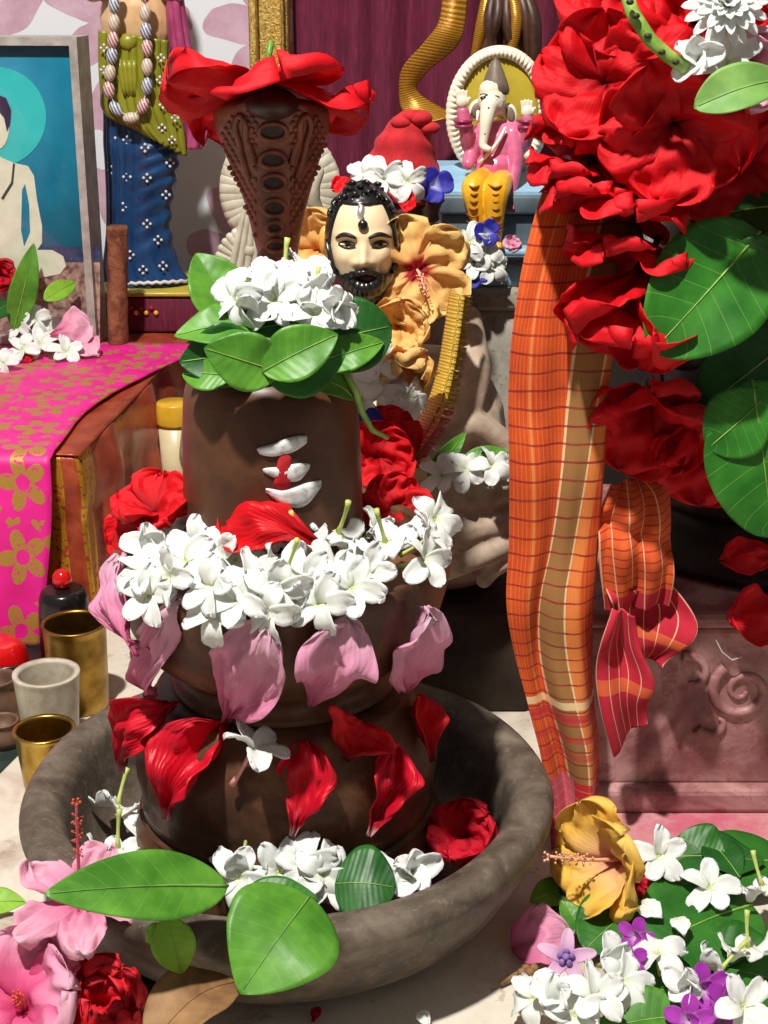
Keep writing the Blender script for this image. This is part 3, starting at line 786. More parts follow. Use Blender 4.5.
sheet('hanging_tip', [(612, 606, 0.976), (600, 636, 0.970), (596, 668, 0.968), (600, 705, 0.967), (612, 752, 0.966)],
      [(632, 612, 0.978), (640, 648, 0.970), (652, 676, 0.968), (646, 700, 0.967), (647, 722, 0.966)], M['gamcha3'], 30, 40,
      lambda u, v: -0.006 * sin(u * 7 + 1) - 0.004 * sin(v * 9 + u * 3))

# ------------------------------------------------------------------ flowers and leaves
CACHE = {}
def petal(key, L, W, a0, a1, peak=0.62, basew=0.10, ruffle=0.0, rf=3.0, cup=0.0, twist=0.0, mat=None, nu=12, nv=12, seed=0, notch=0.0, thick=0.0004, crumple=0.0):
    """petal growing from the origin along +X, flower axis +Z; a0,a1 = angle from the axis at base and tip"""
    if key in CACHE: return CACHE[key]
    # centre line
    n = 60; pos = [V(0, 0, 0)]; ang = []
    for i in range(n):
        t = (i + 0.5) / n; a = a0 + (a1 - a0) * smooth(t * 1.15)
        pos.append(pos[-1] + V(sin(a), 0, cos(a)) * (L / n))
    for i in range(n + 1): ang.append(a0 + (a1 - a0) * smooth(i / n * 1.15))
    def fn(u, v):
        t = 1 - (1 - v) ** 1.35
        s = (u - 0.5) * 2
        if t < peak: w = lerp(basew, 1, sin((t / peak) * pi / 2) ** 1.25)
        else: w = sqrt(max(0, 1 - ((t - peak) / (1.0005 - peak)) ** 2.2))
        tt = t - notch * (1 - abs(s)) ** 2 * smooth((t - 0.7) / 0.3) * 0.3
        i = min(n, max(0, int(tt * n))); c = pos[i].copy(); a = ang[i]
        if i < n: c += (pos[i + 1] - pos[i]) * (tt * n - i)
        nrm = V(-cos(a), 0, sin(a))
        lat = V(0, 1, 0)
        if twist:
            q = Quaternion(V(sin(a), 0, cos(a)), twist * t); lat = q @ lat; nrm = q @ nrm
        off = ruffle * L * (t ** 2) * (sin(s * rf * pi + seed) * (0.35 + 0.65 * abs(s)) + 0.5 * sin(s * rf * 2.3 * pi + seed * 2 + t * 6))
        off += cup * W * (s * s) * w
        if crumple:
            off += crumple * L * (0.25 + t) * noise.noise(V(s * 2.2 + seed * 3, t * 3.1, seed)) + 0.4 * crumple * L * t * noise.noise(V(s * 6 + seed, t * 7, seed + 4))
            w *= 1 + 0.16 * t * noise.noise(V(t * 9, seed * 3.3 + (3 if s > 0 else 0), 0)); tt = tt * (1 + 0.10 * t * noise.noise(V(s * 3.5, seed * 2.1, 9)))
            i = min(n, max(0, int(tt * n))); c = pos[i].copy() + (pos[min(n, i + 1)] - pos[i]) * (tt * n - i)
        edge = 1
        return c + lat * (s * W * w * edge) + nrm * off
    v, f, u = grid(fn, nu, nv, thick=thick)
    me = mesh(key, v, f, u, mat); CACHE[key] = me
    return me

def flower_root(name, label, center, facing, spin, scale, group=None, cat='flower'):
    o = bpy.data.objects.new(name, None); COL.objects.link(o); o.empty_display_size = 0.01
    o.matrix_basis = Matrix.Translation(Vector(center)) @ aim(facing, spin) @ Matrix.Scale(scale, 4)
    return tag(o, label, cat, group)

def local(name, me, parent, mtx=None):
    o = bpy.data.objects.new(name, me); COL.objects.link(o); o.parent = parent
    if mtx is not None: o.matrix_basis = mtx
    return o

def jasmine(label, center, facing, spin=0.0, size=0.046, kind=0, group=None, tubemat='tube', name='jasmine_flower', mat='white'):
    """five-petalled white pinwheel flower on a slim tube; kind 0 flat, 1 curled back, 2 half closed"""
    root = flower_root(name, label, center, facing, spin, size / 0.046, group)
    a0, a1, cup = ((1.15, 1.75, 0.3), (1.1, 2.35, 0.2), (0.30, 1.15, 0.5))[kind]
    off = R.randrange(6)
    for k in range(5):
        s = (k * 2 + off) % 6
        me = petal('jp%s%d%d' % (mat, kind, s), 0.0215 + 0.0008 * s, 0.0070 + 0.0003 * (s % 3), a0 - 0.10 * (s % 4), a1 + 0.16 * (s - 2.5), 0.56, 0.26, 0.03, 1.0, cup, 0.2 + 0.22 * (s % 4), M[mat], 6, 10, s, crumple=0.09)
        local('petal', me, root, Matrix.Rotation(k * 2 * pi / 5 + R.uniform(-.12, .12), 4, 'Z'))
    key = 'jt' + tubemat
    if key not in CACHE:
        v, f, u = tube([V(0, 0, 0.001), V(0, 0, -0.004), V(0.0004, 0, -0.012), V(0.0012, 0, -0.020), V(0.002, 0, -0.024)], [0.0022, 0.0013, 0.0012, 0.0016, 0.0020], 7)
        CACHE[key] = mesh('tube', v, f, u, M[tubemat])
    local('flower_tube', CACHE[key], root)
    return root

def hibiscus(name, label, center, facing, spin, size, mat, style='style_red', anther='anther', a0=0.5, a1=1.5, ruffle=0.07, group=None,
             stalk=0.9, bend=(0.15, 0), calyx='calyx', npet=5, W=0.62, column=True, stem=0.0, jitter=0.1, layers=1, rf=2.4, crumple=0.20):
    """size = petal length"""
    root = flower_root(name, label, center, facing, spin, size, group)
    for lay in range(layers):
        for k in range(npet):
            s = (k + lay) % 3
            key = 'h%s%.2f%.2f%.2f%.2f%d%d%.2f' % (mat, a0, a1, ruffle, W, s, lay, crumple)
            me = petal(key, 1.0 - 0.28 * lay, W * (1 - 0.25 * lay), a0 * (1 - 0.35 * lay) + 0.06 * s, a1 * (1 - 0.25 * lay) + 0.18 * (s - 1), 0.66, 0.16, ruffle * (1 + lay), rf, 0.10, 0.25, M[mat], 20, 20, s * 1.7 + lay, thick=0.006, crumple=crumple)
            local('petal', me, root, Matrix.Translation((0, 0, 0.012 * (k % 2) + 0.05 * lay)) @ Matrix.Rotation((k + 0.5 * lay) * 2 * pi / npet + R.uniform(-jitter, jitter), 4, 'Z'))
    if column:
        path = [V(bend[0] * (t / 10) ** 2 * stalk, bend[1] * (t / 10) ** 2 * stalk, stalk * t / 10) for t in range(11)]
        v, f, u = tube(path, [0.030 - 0.0012 * i for i in range(11)], 7)
        st = local('pistil', mesh('pistil', v, f, u, M[style]), root)
        parts = []
        rr = random.Random(3)
        for i in range(34):
            t = 0.5 + 0.42 * i / 34; c = interp(path, t); a = i * 2.4
            e = c + V(cos(a), sin(a), 0.25) * (0.055 + 0.02 * rr.random())
            parts += [tube([c, e], [0.005, 0.004], 4), ellip(e, (0.016, 0.016, 0.016), 6, 4)]
        for i in range(5):
            a = i * 2 * pi / 5; c = path[-1]; e = c + V(cos(a) * 0.05, sin(a) * 0.05, 0.07); parts += [tube([c, e], [0.008, 0.006], 4), ellip(e, (0.02, 0.02, 0.02), 6, 4)]
        v, f, u = join(*parts); an = local('anthers', mesh('anthers', v, f, u, M[anther]), st); an['kind'] = 'stuff'
    if calyx:
        def fnc(u, v):
            a = u * 2 * pi; r = lerp(0.055, 0.16, v ** 0.7) * (1 - 0.25 * v * (0.5 + 0.5 * cos(a * 5)))
            return V(r * cos(a), r * sin(a), lerp(-0.14, 0.10 - 0.07 * (0.5 + 0.5 * cos(a * 5)) * v, v))
        if calyx not in CACHE:
            g_ = grid(fnc, 30, 6, closeu=True); CACHE[calyx] = mesh('calyx', *g_, M[calyx])
        local('calyx', CACHE[calyx], root)
        if stem:
            v, f, u = tube([V(0, 0, -0.10), V(0.01, 0, -0.10 - stem * 0.5), V(0.04, 0.0, -0.10 - stem)], [0.05, 0.032, 0.034], 8)
            local('stem', mesh('stem', v, f, u, M[calyx]), root)
    return root

def blade(base, tip, width, normal, bend=0.0, fold=0.1, wave=0.0, prof='leaf', nu=12, nv=26, seed=0.0, curl=0.0, thick=0.0005, side=0.0, crumple=0.0):
    base, tip = Vector(base), Vector(tip); al = tip - base; L = al.length; t_ = al.normalized()
    n_ = Vector(normal); n_ = (n_ - t_ * n_.dot(t_)).normalized(); s_ = t_.cross(n_)
    def w(t):
        if prof == 'leaf': return max(0.012, (sin(pi * min(1, t ** 0.85)) ** 0.75) * (1 - 0.12 * t))
        if prof == 'oval': return max(0.03, sin(pi * min(1, t ** 0.9)) ** 0.55)
        if prof == 'broad': return max(0.02, sin(pi * min(1, t ** 1.25)) ** 0.6)
        if prof == 'drop':      # broad near the base, pointed at the tip
            return max(0.01, (sin(pi * min(1, (t * 0.93 + 0.07) ** 0.62)) ** 0.7) * (1 - 0.30 * t))
        if prof == 'petal': return lerp(0.10, 1, smooth(t / 0.65)) * (sqrt(max(0, 1 - ((t - 0.65) / 0.352) ** 2)) if t > 0.65 else 1)
        return 1
    def mid(t): return base + al * t + n_ * (bend * L * sin(pi * t)) + n_ * (curl * L * t * t * t) + s_ * (side * L * sin(pi * t))
    def fn(u, v):
        s = (u - 0.5) * 2; ww = w(v) * width / 2
        off = -fold * abs(s) ** 1.3 * ww * -1 + wave * width * (sin(v * 9 + seed) * s + 0.6 * sin(v * 15 + seed * 2 + s * 2) * abs(s)) * sin(pi * min(1, v * 1.05))
        if crumple:
            off += crumple * L * (0.4 + v) * (noise.noise(V(s * 1.6 + seed * 3, v * 2.4, seed)) + 0.45 * noise.noise(V(s * 5 + seed, v * 6, seed + 4)))
            ww *= 1 + 0.22 * noise.noise(V(v * 5, seed * 3.3 + (3 if s > 0 else 0), 0)); v = v * (1 + 0.08 * v * noise.noise(V(s * 3, seed, 9)))
        return mid(v) + s_ * (s * ww) + n_ * off
    return grid(fn, nu, nv, thick=thick), mid, n_, w

def leaf(label, base, tip, width, normal, mat='leaf', bend=0.05, fold=0.12, wave=0.02, prof='leaf', stalk=None, group=None, seed=0.0, name='leaf', curl=0.0, side=0.0, rib=None):
    base, tip = Vector(base), Vector(tip)
    root = thing(name, label, 'leaf', base, group)
    g_, mid, n_, w = blade(base, tip, width, normal, bend, fold, wave, prof, 14, 30, seed, curl, side=side)
    put('blade', mesh('blade', *g_, M[mat]), root)
    k = 14; L = (tip - base).length
    path = [mid(i / k * 0.96) + n_ * 0.00035 for i in range(k + 1)]
    v, f, u = tube(path, [max(0.0003, 0.010 * L * (1 - i / k)) for i in range(k + 1)], 6)
    put('midrib', mesh('midrib', v, f, u, M[rib or 'stem']), root)
    if stalk:
        q = Vector(stalk); v, f, u = tube([base + (tip - base) * 0.02, (base + q) / 2 + n_ * 0.001, q], [0.0012, 0.0012, 0.0014], 6)
        put('stalk', mesh('stalk', v, f, u, M['stem']), root)
    return root

def loose(label, name, base, tip, width, normal, mat, bend=0.1, fold=0.2, wave=0.05, prof='petal', group=None, seed=0.0, curl=0.0, cat='petal', side=0.0, crumple=0.14):
    """a single fallen petal"""
    g_, mid, n_, w = blade(base, tip, width, normal, bend, fold, wave, prof, 18, 26, seed, curl, side=side, crumple=crumple)
    v, f, u = g_
    b = Vector(base); o = put(name, mesh(name, [q - b for q in v], f, u, M[mat])); o.location = b
    return tag(o, label, cat, group)

def cluster(items, phrase, group, **kw):
    """items: (center, facing, spin, size, kind[, px]); labelled by their order from the left"""
    order = sorted(range(len(items)), key=lambda i: project(items[i][0])[0])
    n = len(items)
    for rank, i in enumerate(order):
        c, fc, sp, sz, kd = items[i][:5]
        pos = 'leftmost' if rank == 0 else 'rightmost' if rank == n - 1 else ORD[rank + 1] + ' from the left'
        jasmine('%s, %s' % (phrase, pos), c, fc, sp, sz, kd, group, **kw)
def project(p):
    d = Vector(p) - CAM; depth = d.y * CP - d.z * SP; upv = d.y * SP + d.z * CP
    return 384 + F * d.x / depth, 512 - F * upv / depth

# ------------------------------------------------------------------ framed picture on the table
fb = FZ(97, 346, TZ + 0.006)                       # bottom right front corner of the frame
ax = V(-1, 0.08, 0).normalized(); nrm_f = V(ax.y, -ax.x, 0); nrm_f = nrm_f if nrm_f.y < 0 else -nrm_f   # ax: along the frame to the left
FRW, FRH, FRD = 0.26, 0.345, 0.05
def fr(a, h, d): return fb + ax * a + V(0, 0, h) - nrm_f * d      # d behind the front face
pf = thing('framed_picture', 'grey framed picture of seated bare-chested figure on turquoise, standing on the table', 'picture frame', fr(0.13, 0, 0.01))
def bar(a0, a1, h0, h1, d0, d1):
    pts = [fr(a0, h0, d0), fr(a1, h0, d0), fr(a1, h1, d0), fr(a0, h1, d0)]
    v, f, u = prism(pts, -nrm_f * (d1 - d0)); return fixn(mesh('frame_bar', v, f, u, M['frame']))
for q in ((0, 0.009, 0, FRH), (FRW - 0.009, FRW, 0, FRH), (0.009, FRW - 0.009, FRH - 0.009, FRH), (0.009, FRW - 0.009, 0, 0.009)):
    me = bar(*q, 0, FRD)
    for p in me.polygons: p.use_smooth = False
    put('frame_bar', me, pf)
me = bar(0.006, FRW - 0.006, 0.006, FRH - 0.006, 0.012, 0.024); put('backing', me, pf)
def on_frame(px, py, d):
    r_ = ray(px, py); q0 = fb - nrm_f * d; t = (q0 - CAM).dot(nrm_f) / r_.dot(nrm_f); return CAM + r_ * t
def flat(name, pts, mat, d, parent, th=0.0004):
    q = [on_frame(x, y, d) for x, y in pts]
    v, f, u = prism(q, -nrm_f * th); me = fixn(mesh(name, v, f, u, mat))
    for p in me.polygons: p.use_smooth = False
    return put(name, me, parent)
pts = [fr(0.009, 0.009, 0.0115), fr(FRW - 0.009, 0.009, 0.0115), fr(FRW - 0.009, FRH - 0.009, 0.0115), fr(0.009, FRH - 0.009, 0.0115)]
v, f, u = prism(pts, -nrm_f * 0.0005); pr = put('print', fixn(mesh('print', v, f, u, M['pr_blue'])), pf)
flat('printed_halo', [(-4 + 50 * cos(a * pi / 24), 117 + 50 * sin(a * pi / 24)) for a in range(48)], M['pr_halo'], 0.0109, pr)
flat('printed_carpet', [(-70, 256), (100, 256), (100, 352), (-70, 352)], M['pr_mat'], 0.0110, pr)
flat('printed_band', [(-70, 247), (100, 247), (100, 262), (-70, 262)], M['pr_band'], 0.0106, pr)
flat('printed_figure', [(-40, 168), (-8, 150), (2, 158), (14, 163), (28, 166), (34, 176), (37, 200), (42, 226), (42, 243), (37, 250), (52, 250), (63, 256), (66, 266), (60, 274), (40, 278), (-40, 282), (-60, 268), (-50, 250), (-52, 200)], M['pr_skin'], 0.0102, pr)
flat('printed_face', [(-4 + 13 * cos(a * pi / 12), 128 + 22 * sin(a * pi / 12)) for a in range(24)], M['pr_skin'], 0.0100, pr)
flat('printed_hair', [(-18, 130), (-16, 104), (-4, 94), (6, 98), (11, 110), (10, 124), (7, 132), (4, 118), (-4, 108), (-12, 116)], M['pr_hair'], 0.0096, pr)
flat('printed_cord', [(13, 163), (15, 164), (13, 184), (3, 200), (1, 198), (11, 182)], M['pr_line'], 0.0096, pr)
flat('printed_arm_gap', [(22, 190), (25, 184), (29, 204), (30, 232), (24, 246), (21, 230)], M['pr_blue'], 0.0096, pr)
pts = [fr(0.008, 0.008, 0.006), fr(FRW - 0.008, 0.008, 0.006), fr(FRW - 0.008, FRH - 0.008, 0.006), fr(0.008, FRH - 0.008, 0.006)]
v, f, u = prism(pts, -nrm_f * 0.0015); put('pane', fixn(mesh('pane', v, f, u, M['glass'])), pf)

# rough wooden stick standing against the frame
wb_ = FZ(118, 345, TZ + 0.003); wt = P(117, 226, wb_.y)
def fn(u, v):
    a = u * 2 * pi; c = wb_ + (wt - wb_) * v
    r = 0.0118 * (1 + 0.10 * noise.noise(V(cos(a) * 2, sin(a) * 2, v * 7)) + 0.06 * sin(a * 5 + v * 9)); return c + V(cos(a) * r, sin(a) * r * 1.2, 0)
g1 = grid(fn, 24, 30, closeu=True); v, f, u = g1; f = f + [tuple(range(23, -1, -1)), tuple(range(30 * 24, 31 * 24))]
tag(put('wooden_stick', mesh('wooden_stick', v, f, u, M['wood'])), 'short rough brown wooden stick standing upright beside the picture frame', 'stick')

# ------------------------------------------------------------------ standing deity in a blue skirt
DY = 1.86; sD = S(200, DY)
dz0 = P(145, 283, DY).z
bs = thing('draped_plinth', 'maroon cloth covered base with yellow trim under the blue-skirted deity', 'base', P(150, 300, DY + 0.02))
xl, xr = P(96, 300, DY).x, P(207, 300, DY).x
v, f, u = box(xl, xr, DY - 0.055, DY + 0.08, TZ + 0.001, dz0 - 0.006, 0.004); put('cloth_block', mesh('cloth_block', v, f, u, M['maroon']), bs)
v, f, u = box(xl - 0.002, xr + 0.002, DY - 0.058, DY + 0.082, dz0 - 0.0058, dz0, 0.002); put('yellow_trim', mesh('yellow_trim', v, f, u, M['g_olive']), bs)
for i in range(6):
    c = P(131 + 5 * i, 308 + (i % 2) * 5, DY - 0.057); v, f, u = ellip(c, (0.003, 0.002, 0.003), 8, 6); put('trim_bead', mesh('trim_bead', v, f, u, M['g_yellow'] if i % 2 else M['vermilion']), bs)
dt = thing('standing_deity', 'painted standing deity statue in dotted blue skirt and olive sash', 'statue', (P(145, 283, DY).x, DY, dz0))
Lk = [(107, 284), (105, 262), (107, 230), (107, 190), (106, 160), (105, 130), (104, 112)]
Rk = [(189, 280), (178, 262), (171, 230), (173, 200), (178, 172), (180, 150), (168, 112)]
def sec(v):
    a = spline([Vector(q) for q in Lk], v); b = spline([Vector(q) for q in Rk], v); return a, b
def fn(u, v):
    a, b = sec(v); pa, pb = P(a.x, a.y, DY), P(b.x, b.y, DY); c = (pa + pb) / 2; hw = (pb - pa).length / 2
    th = u * 2 * pi
    rt = smooth((cos(th) + 0.35) / 0.7)
    sw = 0.030 * sin(th * 26) * (1 - rt) + rt * 0.045 * sin(v * 62 - 5.5 * cos(th) + 6 * v * v) * smooth((v - 0.15) / 0.2) + 0.03 * sin(th * 16 + 6 * v) * (1 - smooth((v - 0.1) / 0.25))
    r = 1 + sw
    return V(c.x + hw * r * cos(th), DY + (0.62 * hw + 0.004) * r * sin(th), lerp(pa.z, pb.z, 0.5))
g1 = grid(fn, 170, 60, closeu=True)
sk_o = put('skirt', mesh('skirt', *g1, M['skirt']), dt)
def dsurf(px, py, e=0.0):
    v = max(0, min(1, (284 - py) / (284 - 112))); a, b = sec(v); pa, pb = P(a.x, a.y, DY), P(b.x, b.y, DY); c = (pa + pb) / 2; hw = (pb - pa).length / 2
    x = P(px, py, DY).x - c.x; k = max(0, 1 - (x / hw) ** 2); y = DY - (0.62 * hw + 0.004) * sqrt(k) - e
    q = P(px, py, y); return q
rd = random.Random(4)
for (px, py) in ((112, 138), (127, 140), (145, 148), (112, 170), (127, 177), (147, 178), (123, 207), (147, 224), (143, 270), (163, 266), (166, 195), (170, 163), (116, 240), (130, 255), (158, 240)):
    parts = [ellip(dsurf(px + dx, py + dy, 0.001), (0.0019, 0.0014, 0.0019), 8, 5) for dx, dy in ((0, -3.4), (0, 3.4), (-3.4, 0), (3.4, 0))]
    put('skirt_dot', mesh('skirt_dot', *join(*parts), M['dot']), sk_o)
hem = [dsurf(107 + i * 4.1, 283 - 3 * (i / 20) ** 2 + (1.5 if i % 2 else 0), 0.0015) for i in range(21)]
put('hem_edging', mesh('hem_edging', *tube(hem, 0.0022, 6), M['dot']), sk_o)
# torso, sash, stole
def tp_(px, py, dy): return P(px, py, DY + dy)
blob('torso', [ellip(tp_(136, 85, 0), (0.036, 0.026, 0.05)), ellip(tp_(136, 20, 0), (0.043, 0.028, 0.05)), cap(tp_(136, -45, 0), tp_(136, -75, 0), 0.017, 0.016),
               chain([tp_(104, -22, 0), tp_(92, -8, -0.02), tp_(112, -40, -0.05)], [0.015, 0.012, 0.009]), chain([tp_(168, -22, 0), tp_(176, -8, -0.02), tp_(158, -40, -0.05)], [0.015, 0.012, 0.009]),
               ellip(tp_(136, -108, 0), (0.028, 0.031, 0.038))], M['tan'], dt, 0.0022, 5)
def band(La, Ra, depth, mat, name, parent, rip=0.05, nf=9, n=40):
    A_ = [Vector(q) for q in La]; B_ = [Vector(q) for q in Ra]
    def fn(u, v):
        a = spline(A_, v); b = spline(B_, v); q = a + (b - a) * u
        y = DY + depth - 0.012 * sin(pi * u) + 0.0022 * sin(u * nf * 2 * pi)
        return P(q.x, q.y, y)
    return put(name, mesh(name, *grid(fn, n, 30, thick=0.004), mat), parent)
sa = band([(98, 30), (98, 60), (100, 90), (104, 112), (140, 128)], [(166, 40), (166, 70), (172, 100), (182, 130), (184, 156)], -0.026, M['olive'], 'sash', dt)
st_ = band([(168, -20), (168, 20), (172, 60), (178, 90), (184, 120), (185, 150)], [(178, -20), (184, 20), (192, 60), (204, 100), (210, 125), (200, 148)], -0.010, M['magenta'], 'stole', dt, nf=3)
for (px, py) in ((161, 58), (160, 80), (163, 105), (175, 118), (162, 128), (172, 140), (104, 48), (104, 70)):
    parts = [ellip(P(px + dx, py + dy, DY - 0.042), (0.0018, 0.0015, 0.0018), 8, 5) for dx, dy in ((0, -3), (0, 3), (-3, 0), (3, 0))]
    put('sash_dot', mesh('sash_dot', *join(*parts), M['dot']), sa)
for (px, py) in ((176, 10), (178, 30), (182, 55), (190, 80), (197, 105), (199, 128), (190, 122)):
    put('stole_dot', mesh('stole_dot', *ellip(P(px, py, DY - 0.024), (0.0028, 0.0018, 0.0028), 8, 5), M['dot']), st_)
put('belt_knot', mesh('belt_knot', *ellip(P(128, 42, DY - 0.040), (0.011, 0.008, 0.010), 16, 10), M['olive']), dt)
for i in range(4):
    pth = [P(119 + i * 5 + t * (1.5 - i * .4), 60 + t * 9, DY - 0.042) for t in range(5)]
    put('sash_tail', mesh('sash_tail', *tube(pth, [0.003, 0.0034, 0.0034, 0.003, 0.002], 8), M['olive']), dt)
nk = [(115, -14), (114, 5), (114, 23), (113, 40), (112, 56), (110, 73), (109, 90), (116, 109), (131, 118), (143, 106), (147, 86), (147, 67), (147, 48), (146, 31), (145, 13), (145, -6)]
bead_m = []
for i in range(3):
    g = G('bead_stripe_%d' % i); x, y, z = g.xyz(); w = g.math('SINE', g.math('ADD', g.math('MULTIPLY', x, 1700.0), g.math('MULTIPLY', z, 700.0)))
    c = (lin(176, 90, 96), lin(84, 112, 146), lin(190, 160, 130))[i]
    bead_m.append(g.bsdf(g.mix(g.math('GREATER_THAN', w, 0.0), c, lin(216, 204, 200)), 0.35))
nko = thing('bead_garland', 'long striped bead necklace hanging on the blue-skirted deity', 'necklace', P(131, 118, DY - 0.05))
for i, (px, py) in enumerate(nk):
    a = nk[max(0, i - 1)]; b = nk[min(len(nk) - 1, i + 1)]; d = (P(*b, DY) - P(*a, DY)).normalized()
    c = P(px, py, DY - 0.052); q = d.to_track_quat('Z', 'X').to_matrix()
    put('bead', mesh('bead', *ellip(c, (0.0068, 0.0068, 0.0100), 12, 8, q), bead_m[i % 3]), nko)
put('thread', mesh('thread', *tube([P(x, y, DY - 0.052) for x, y in nk], 0.0008, 5), M['dot']), nko)

# ------------------------------------------------------------------ ivory statue behind the cobra
IY = 1.62
iv = thing('ivory_deity', 'small pale ivory statue with ribbed halo, mostly hidden behind the cobra hood', 'statue', P(280, 300, IY))
iz = P(280, 322, IY).z
hc = P(281, 190, IY + 0.03)
hs = S(190, IY + 0.03)
parts = []
def fn(u, v):
    a = u * 2 * pi; r = lerp(34, 58, v) * hs; rip = 0.0018 * sin(a * 44)
    return hc + V(cos(a) * r, rip - 0.004 * sin(pi * v), sin(a) * r * 1.1)
put('halo_ring', mesh('halo_ring', *grid(fn, 240, 6, closeu=True, thick=0.008), M['ivory']), iv)
def I(px, py, dy=0): return P(px, py, IY + dy)
blob('figure', [ellip(I(280, 280), (0.05, 0.035, 0.028)), ellip(I(280, 230), (0.03, 0.022, 0.05)), ellip(I(280, 160), (0.020, 0.020, 0.026)), cap(I(280, 190), I(280, 175), 0.012, 0.010),
                chain([I(300, 205), I(320, 225, -0.01), I(312, 195, -0.03), I(318, 172, -0.03)], [0.012, 0.010, 0.008, 0.007]),
                chain([I(262, 205), I(246, 228, -0.01), I(250, 250, -0.03)], [0.012, 0.010, 0.008]), ellip(I(312, 192, -0.03), (0.009, 0.008, 0.013)),
                chain([I(300, 290), I(335, 285, -0.02), I(290, 296, -0.04)], [0.022, 0.018, 0.012])], M['ivory'], iv, 0.0018, 4)
# fanned pleats at the left
fc = I(252, 268, -0.03)
for i in range(13):
    a = radians(95 + i * 11); tip = fc + V(cos(a) * 0.036, 0.0, sin(a) * 0.042)
    put('fan_pleat', mesh('fan_pleat', *cap(fc, tip, 0.0016, 0.0046, 8, 5), M['ivory']), iv)
for i in range(5):
    p0 = I(246 + i * 4, 205, -0.035); p1 = I(228 + i * 9, 285, -0.03)
    put('drape_fold', mesh('drape_fold', *cap(p0, p1, 0.003, 0.0048, 8, 5), M['ivory']), iv)
for i in range(4):
    p0 = I(302 + i * 5, 205 + 4 * i, -0.036); p1 = I(296 + i * 9, 270, -0.034)
    put('drape_fold', mesh('drape_fold', *cap(p0, p1, 0.003, 0.0048, 8, 5), M['ivory']), iv)
v, f, u = box(I(225, 300).x, I(345, 300).x, IY - 0.05, IY + 0.05, 0.0, I(280, 288).z - 0.02, 0.004)
tag(put('wooden_stand', mesh('wooden_stand', v, f, u, M['wood'])), 'brown wooden stand under the ivory statue, behind the lingam', 'stand')

# ------------------------------------------------------------------ cobra hood behind the lingam
CY = 0.995; cs = S(180, CY)
co = thing('cobra_hood', 'brown terracotta cobra with spread scaly hood rising behind the lingam', 'sculpture', (P(270, 300, CY).x, CY, 0.253))
cl = [(258, 262), (252, 240), (246, 215), (238, 190), (228, 165), (219, 142), (213, 122), (219, 106), (240, 100)]
cr = [(297, 262), (300, 240), (305, 215), (311, 190), (318, 165), (325, 142), (328, 124), (323, 108), (300, 100)]
cla = [Vector(q) for q in cl]; cra = [Vector(q) for q in cr]
SC = []
for j in range(18):
    for i in range(11):
        SC.append(((i + 0.5 * (j % 2)) / 10.5, j / 17))
def fn(u, v):
    th = u * 2 * pi
    a = spline(cla, v); b = spline(cra, v); q = (a + b) / 2; hw = (b - a).length / 2 * cs
    c = P(q.x, q.y, CY + 0.004 - 0.020 * v * v)
    s = cos(th)
    d = 0.012 + 0.004 * (1 - v)
    y = -d * sin(th) * (1 if True else 1)
    y += 0.010 * (s * s)                       # hood edges sweep back
    rel = 0.0
    if sin(th) > 0.05 and abs(s) > 0.30:
        # cobbled scales in relief
        k = noise.voronoi(V(s * 5.2, v * 11, 0.3))[0]; rel = 0.0006 * max(0, 1 - (k[0] / 0.42) ** 2)
    return c + V(hw * s, y - rel, 0)
g1 = grid(fn, 200, 170, closeu=True); v, f, u = g1
n0 = 200; f = f + [tuple(range(n0 - 1, -1, -1)), tuple(range(170 * n0, 171 * n0))]
put('hood', mesh('hood', v, f, u, M['cobra']), co)
def csurf(px, py, e):
    v = None; best = 1e9
    for k in range(101):
        t = k / 100; m_ = (spline(cla, t) + spline(cra, t)) / 2
        if abs(m_.y - py) < best: best = abs(m_.y - py); v = t
    a, b = spline(cla, v), spline(cra, v); s = (px - (a.x + b.x) / 2) / ((b - a).length / 2); s = max(-1, min(1, s))
    y = CY + 0.004 - 0.020 * v * v - (0.012 + 0.004 * (1 - v)) * sqrt(1 - s * s) + 0.010 * s * s
    return P(px, py, y - e)
for (px, py, rx, rz) in ((273, 132, 14, 8.5), (273, 160, 13, 8), (274, 183, 12, 8), (275, 208, 11, 8), (275, 228, 8, 6), (276, 246, 9, 6)):
    ring = [csurf(px + rx * cos(a * pi / 18), py + rz * sin(a * pi / 18), 0.0012) for a in range(37)]
    b_ = put('belly_scale', mesh('belly_scale', *tube(ring, 0.0017, 7, False), M['cobra']), co)
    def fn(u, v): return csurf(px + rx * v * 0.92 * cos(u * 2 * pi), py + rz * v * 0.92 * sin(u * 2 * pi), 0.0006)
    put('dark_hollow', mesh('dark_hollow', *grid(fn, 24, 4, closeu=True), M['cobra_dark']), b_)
sc_ = []
for j in range(26):
    py = 112 + j * 5.6
    t = max(0, min(1, (262 - py) / 162)); a_, b_ = spline(cla, t), spline(cra, t); half = (b_.x - a_.x) / 2
    for sgn in (-1, 1):
        x = 18.5 + 3.2 * (j % 2)
        while x < half - 5.5:
            if not (py < 178 and 15 < x < 40 and j % 1 == 0 and abs(x - (24 + (178 - py) * 0.17)) < 6):
                c = csurf(274 + sgn * x, py, 0.0004); sc_.append(ellip(c, (0.0021, 0.0016, 0.0019), 8, 5))
            x += 6.4
o = put('hood_scales', mesh('hood_scales', *join(*sc_), M['cobra']), co); o['kind'] = 'stuff'
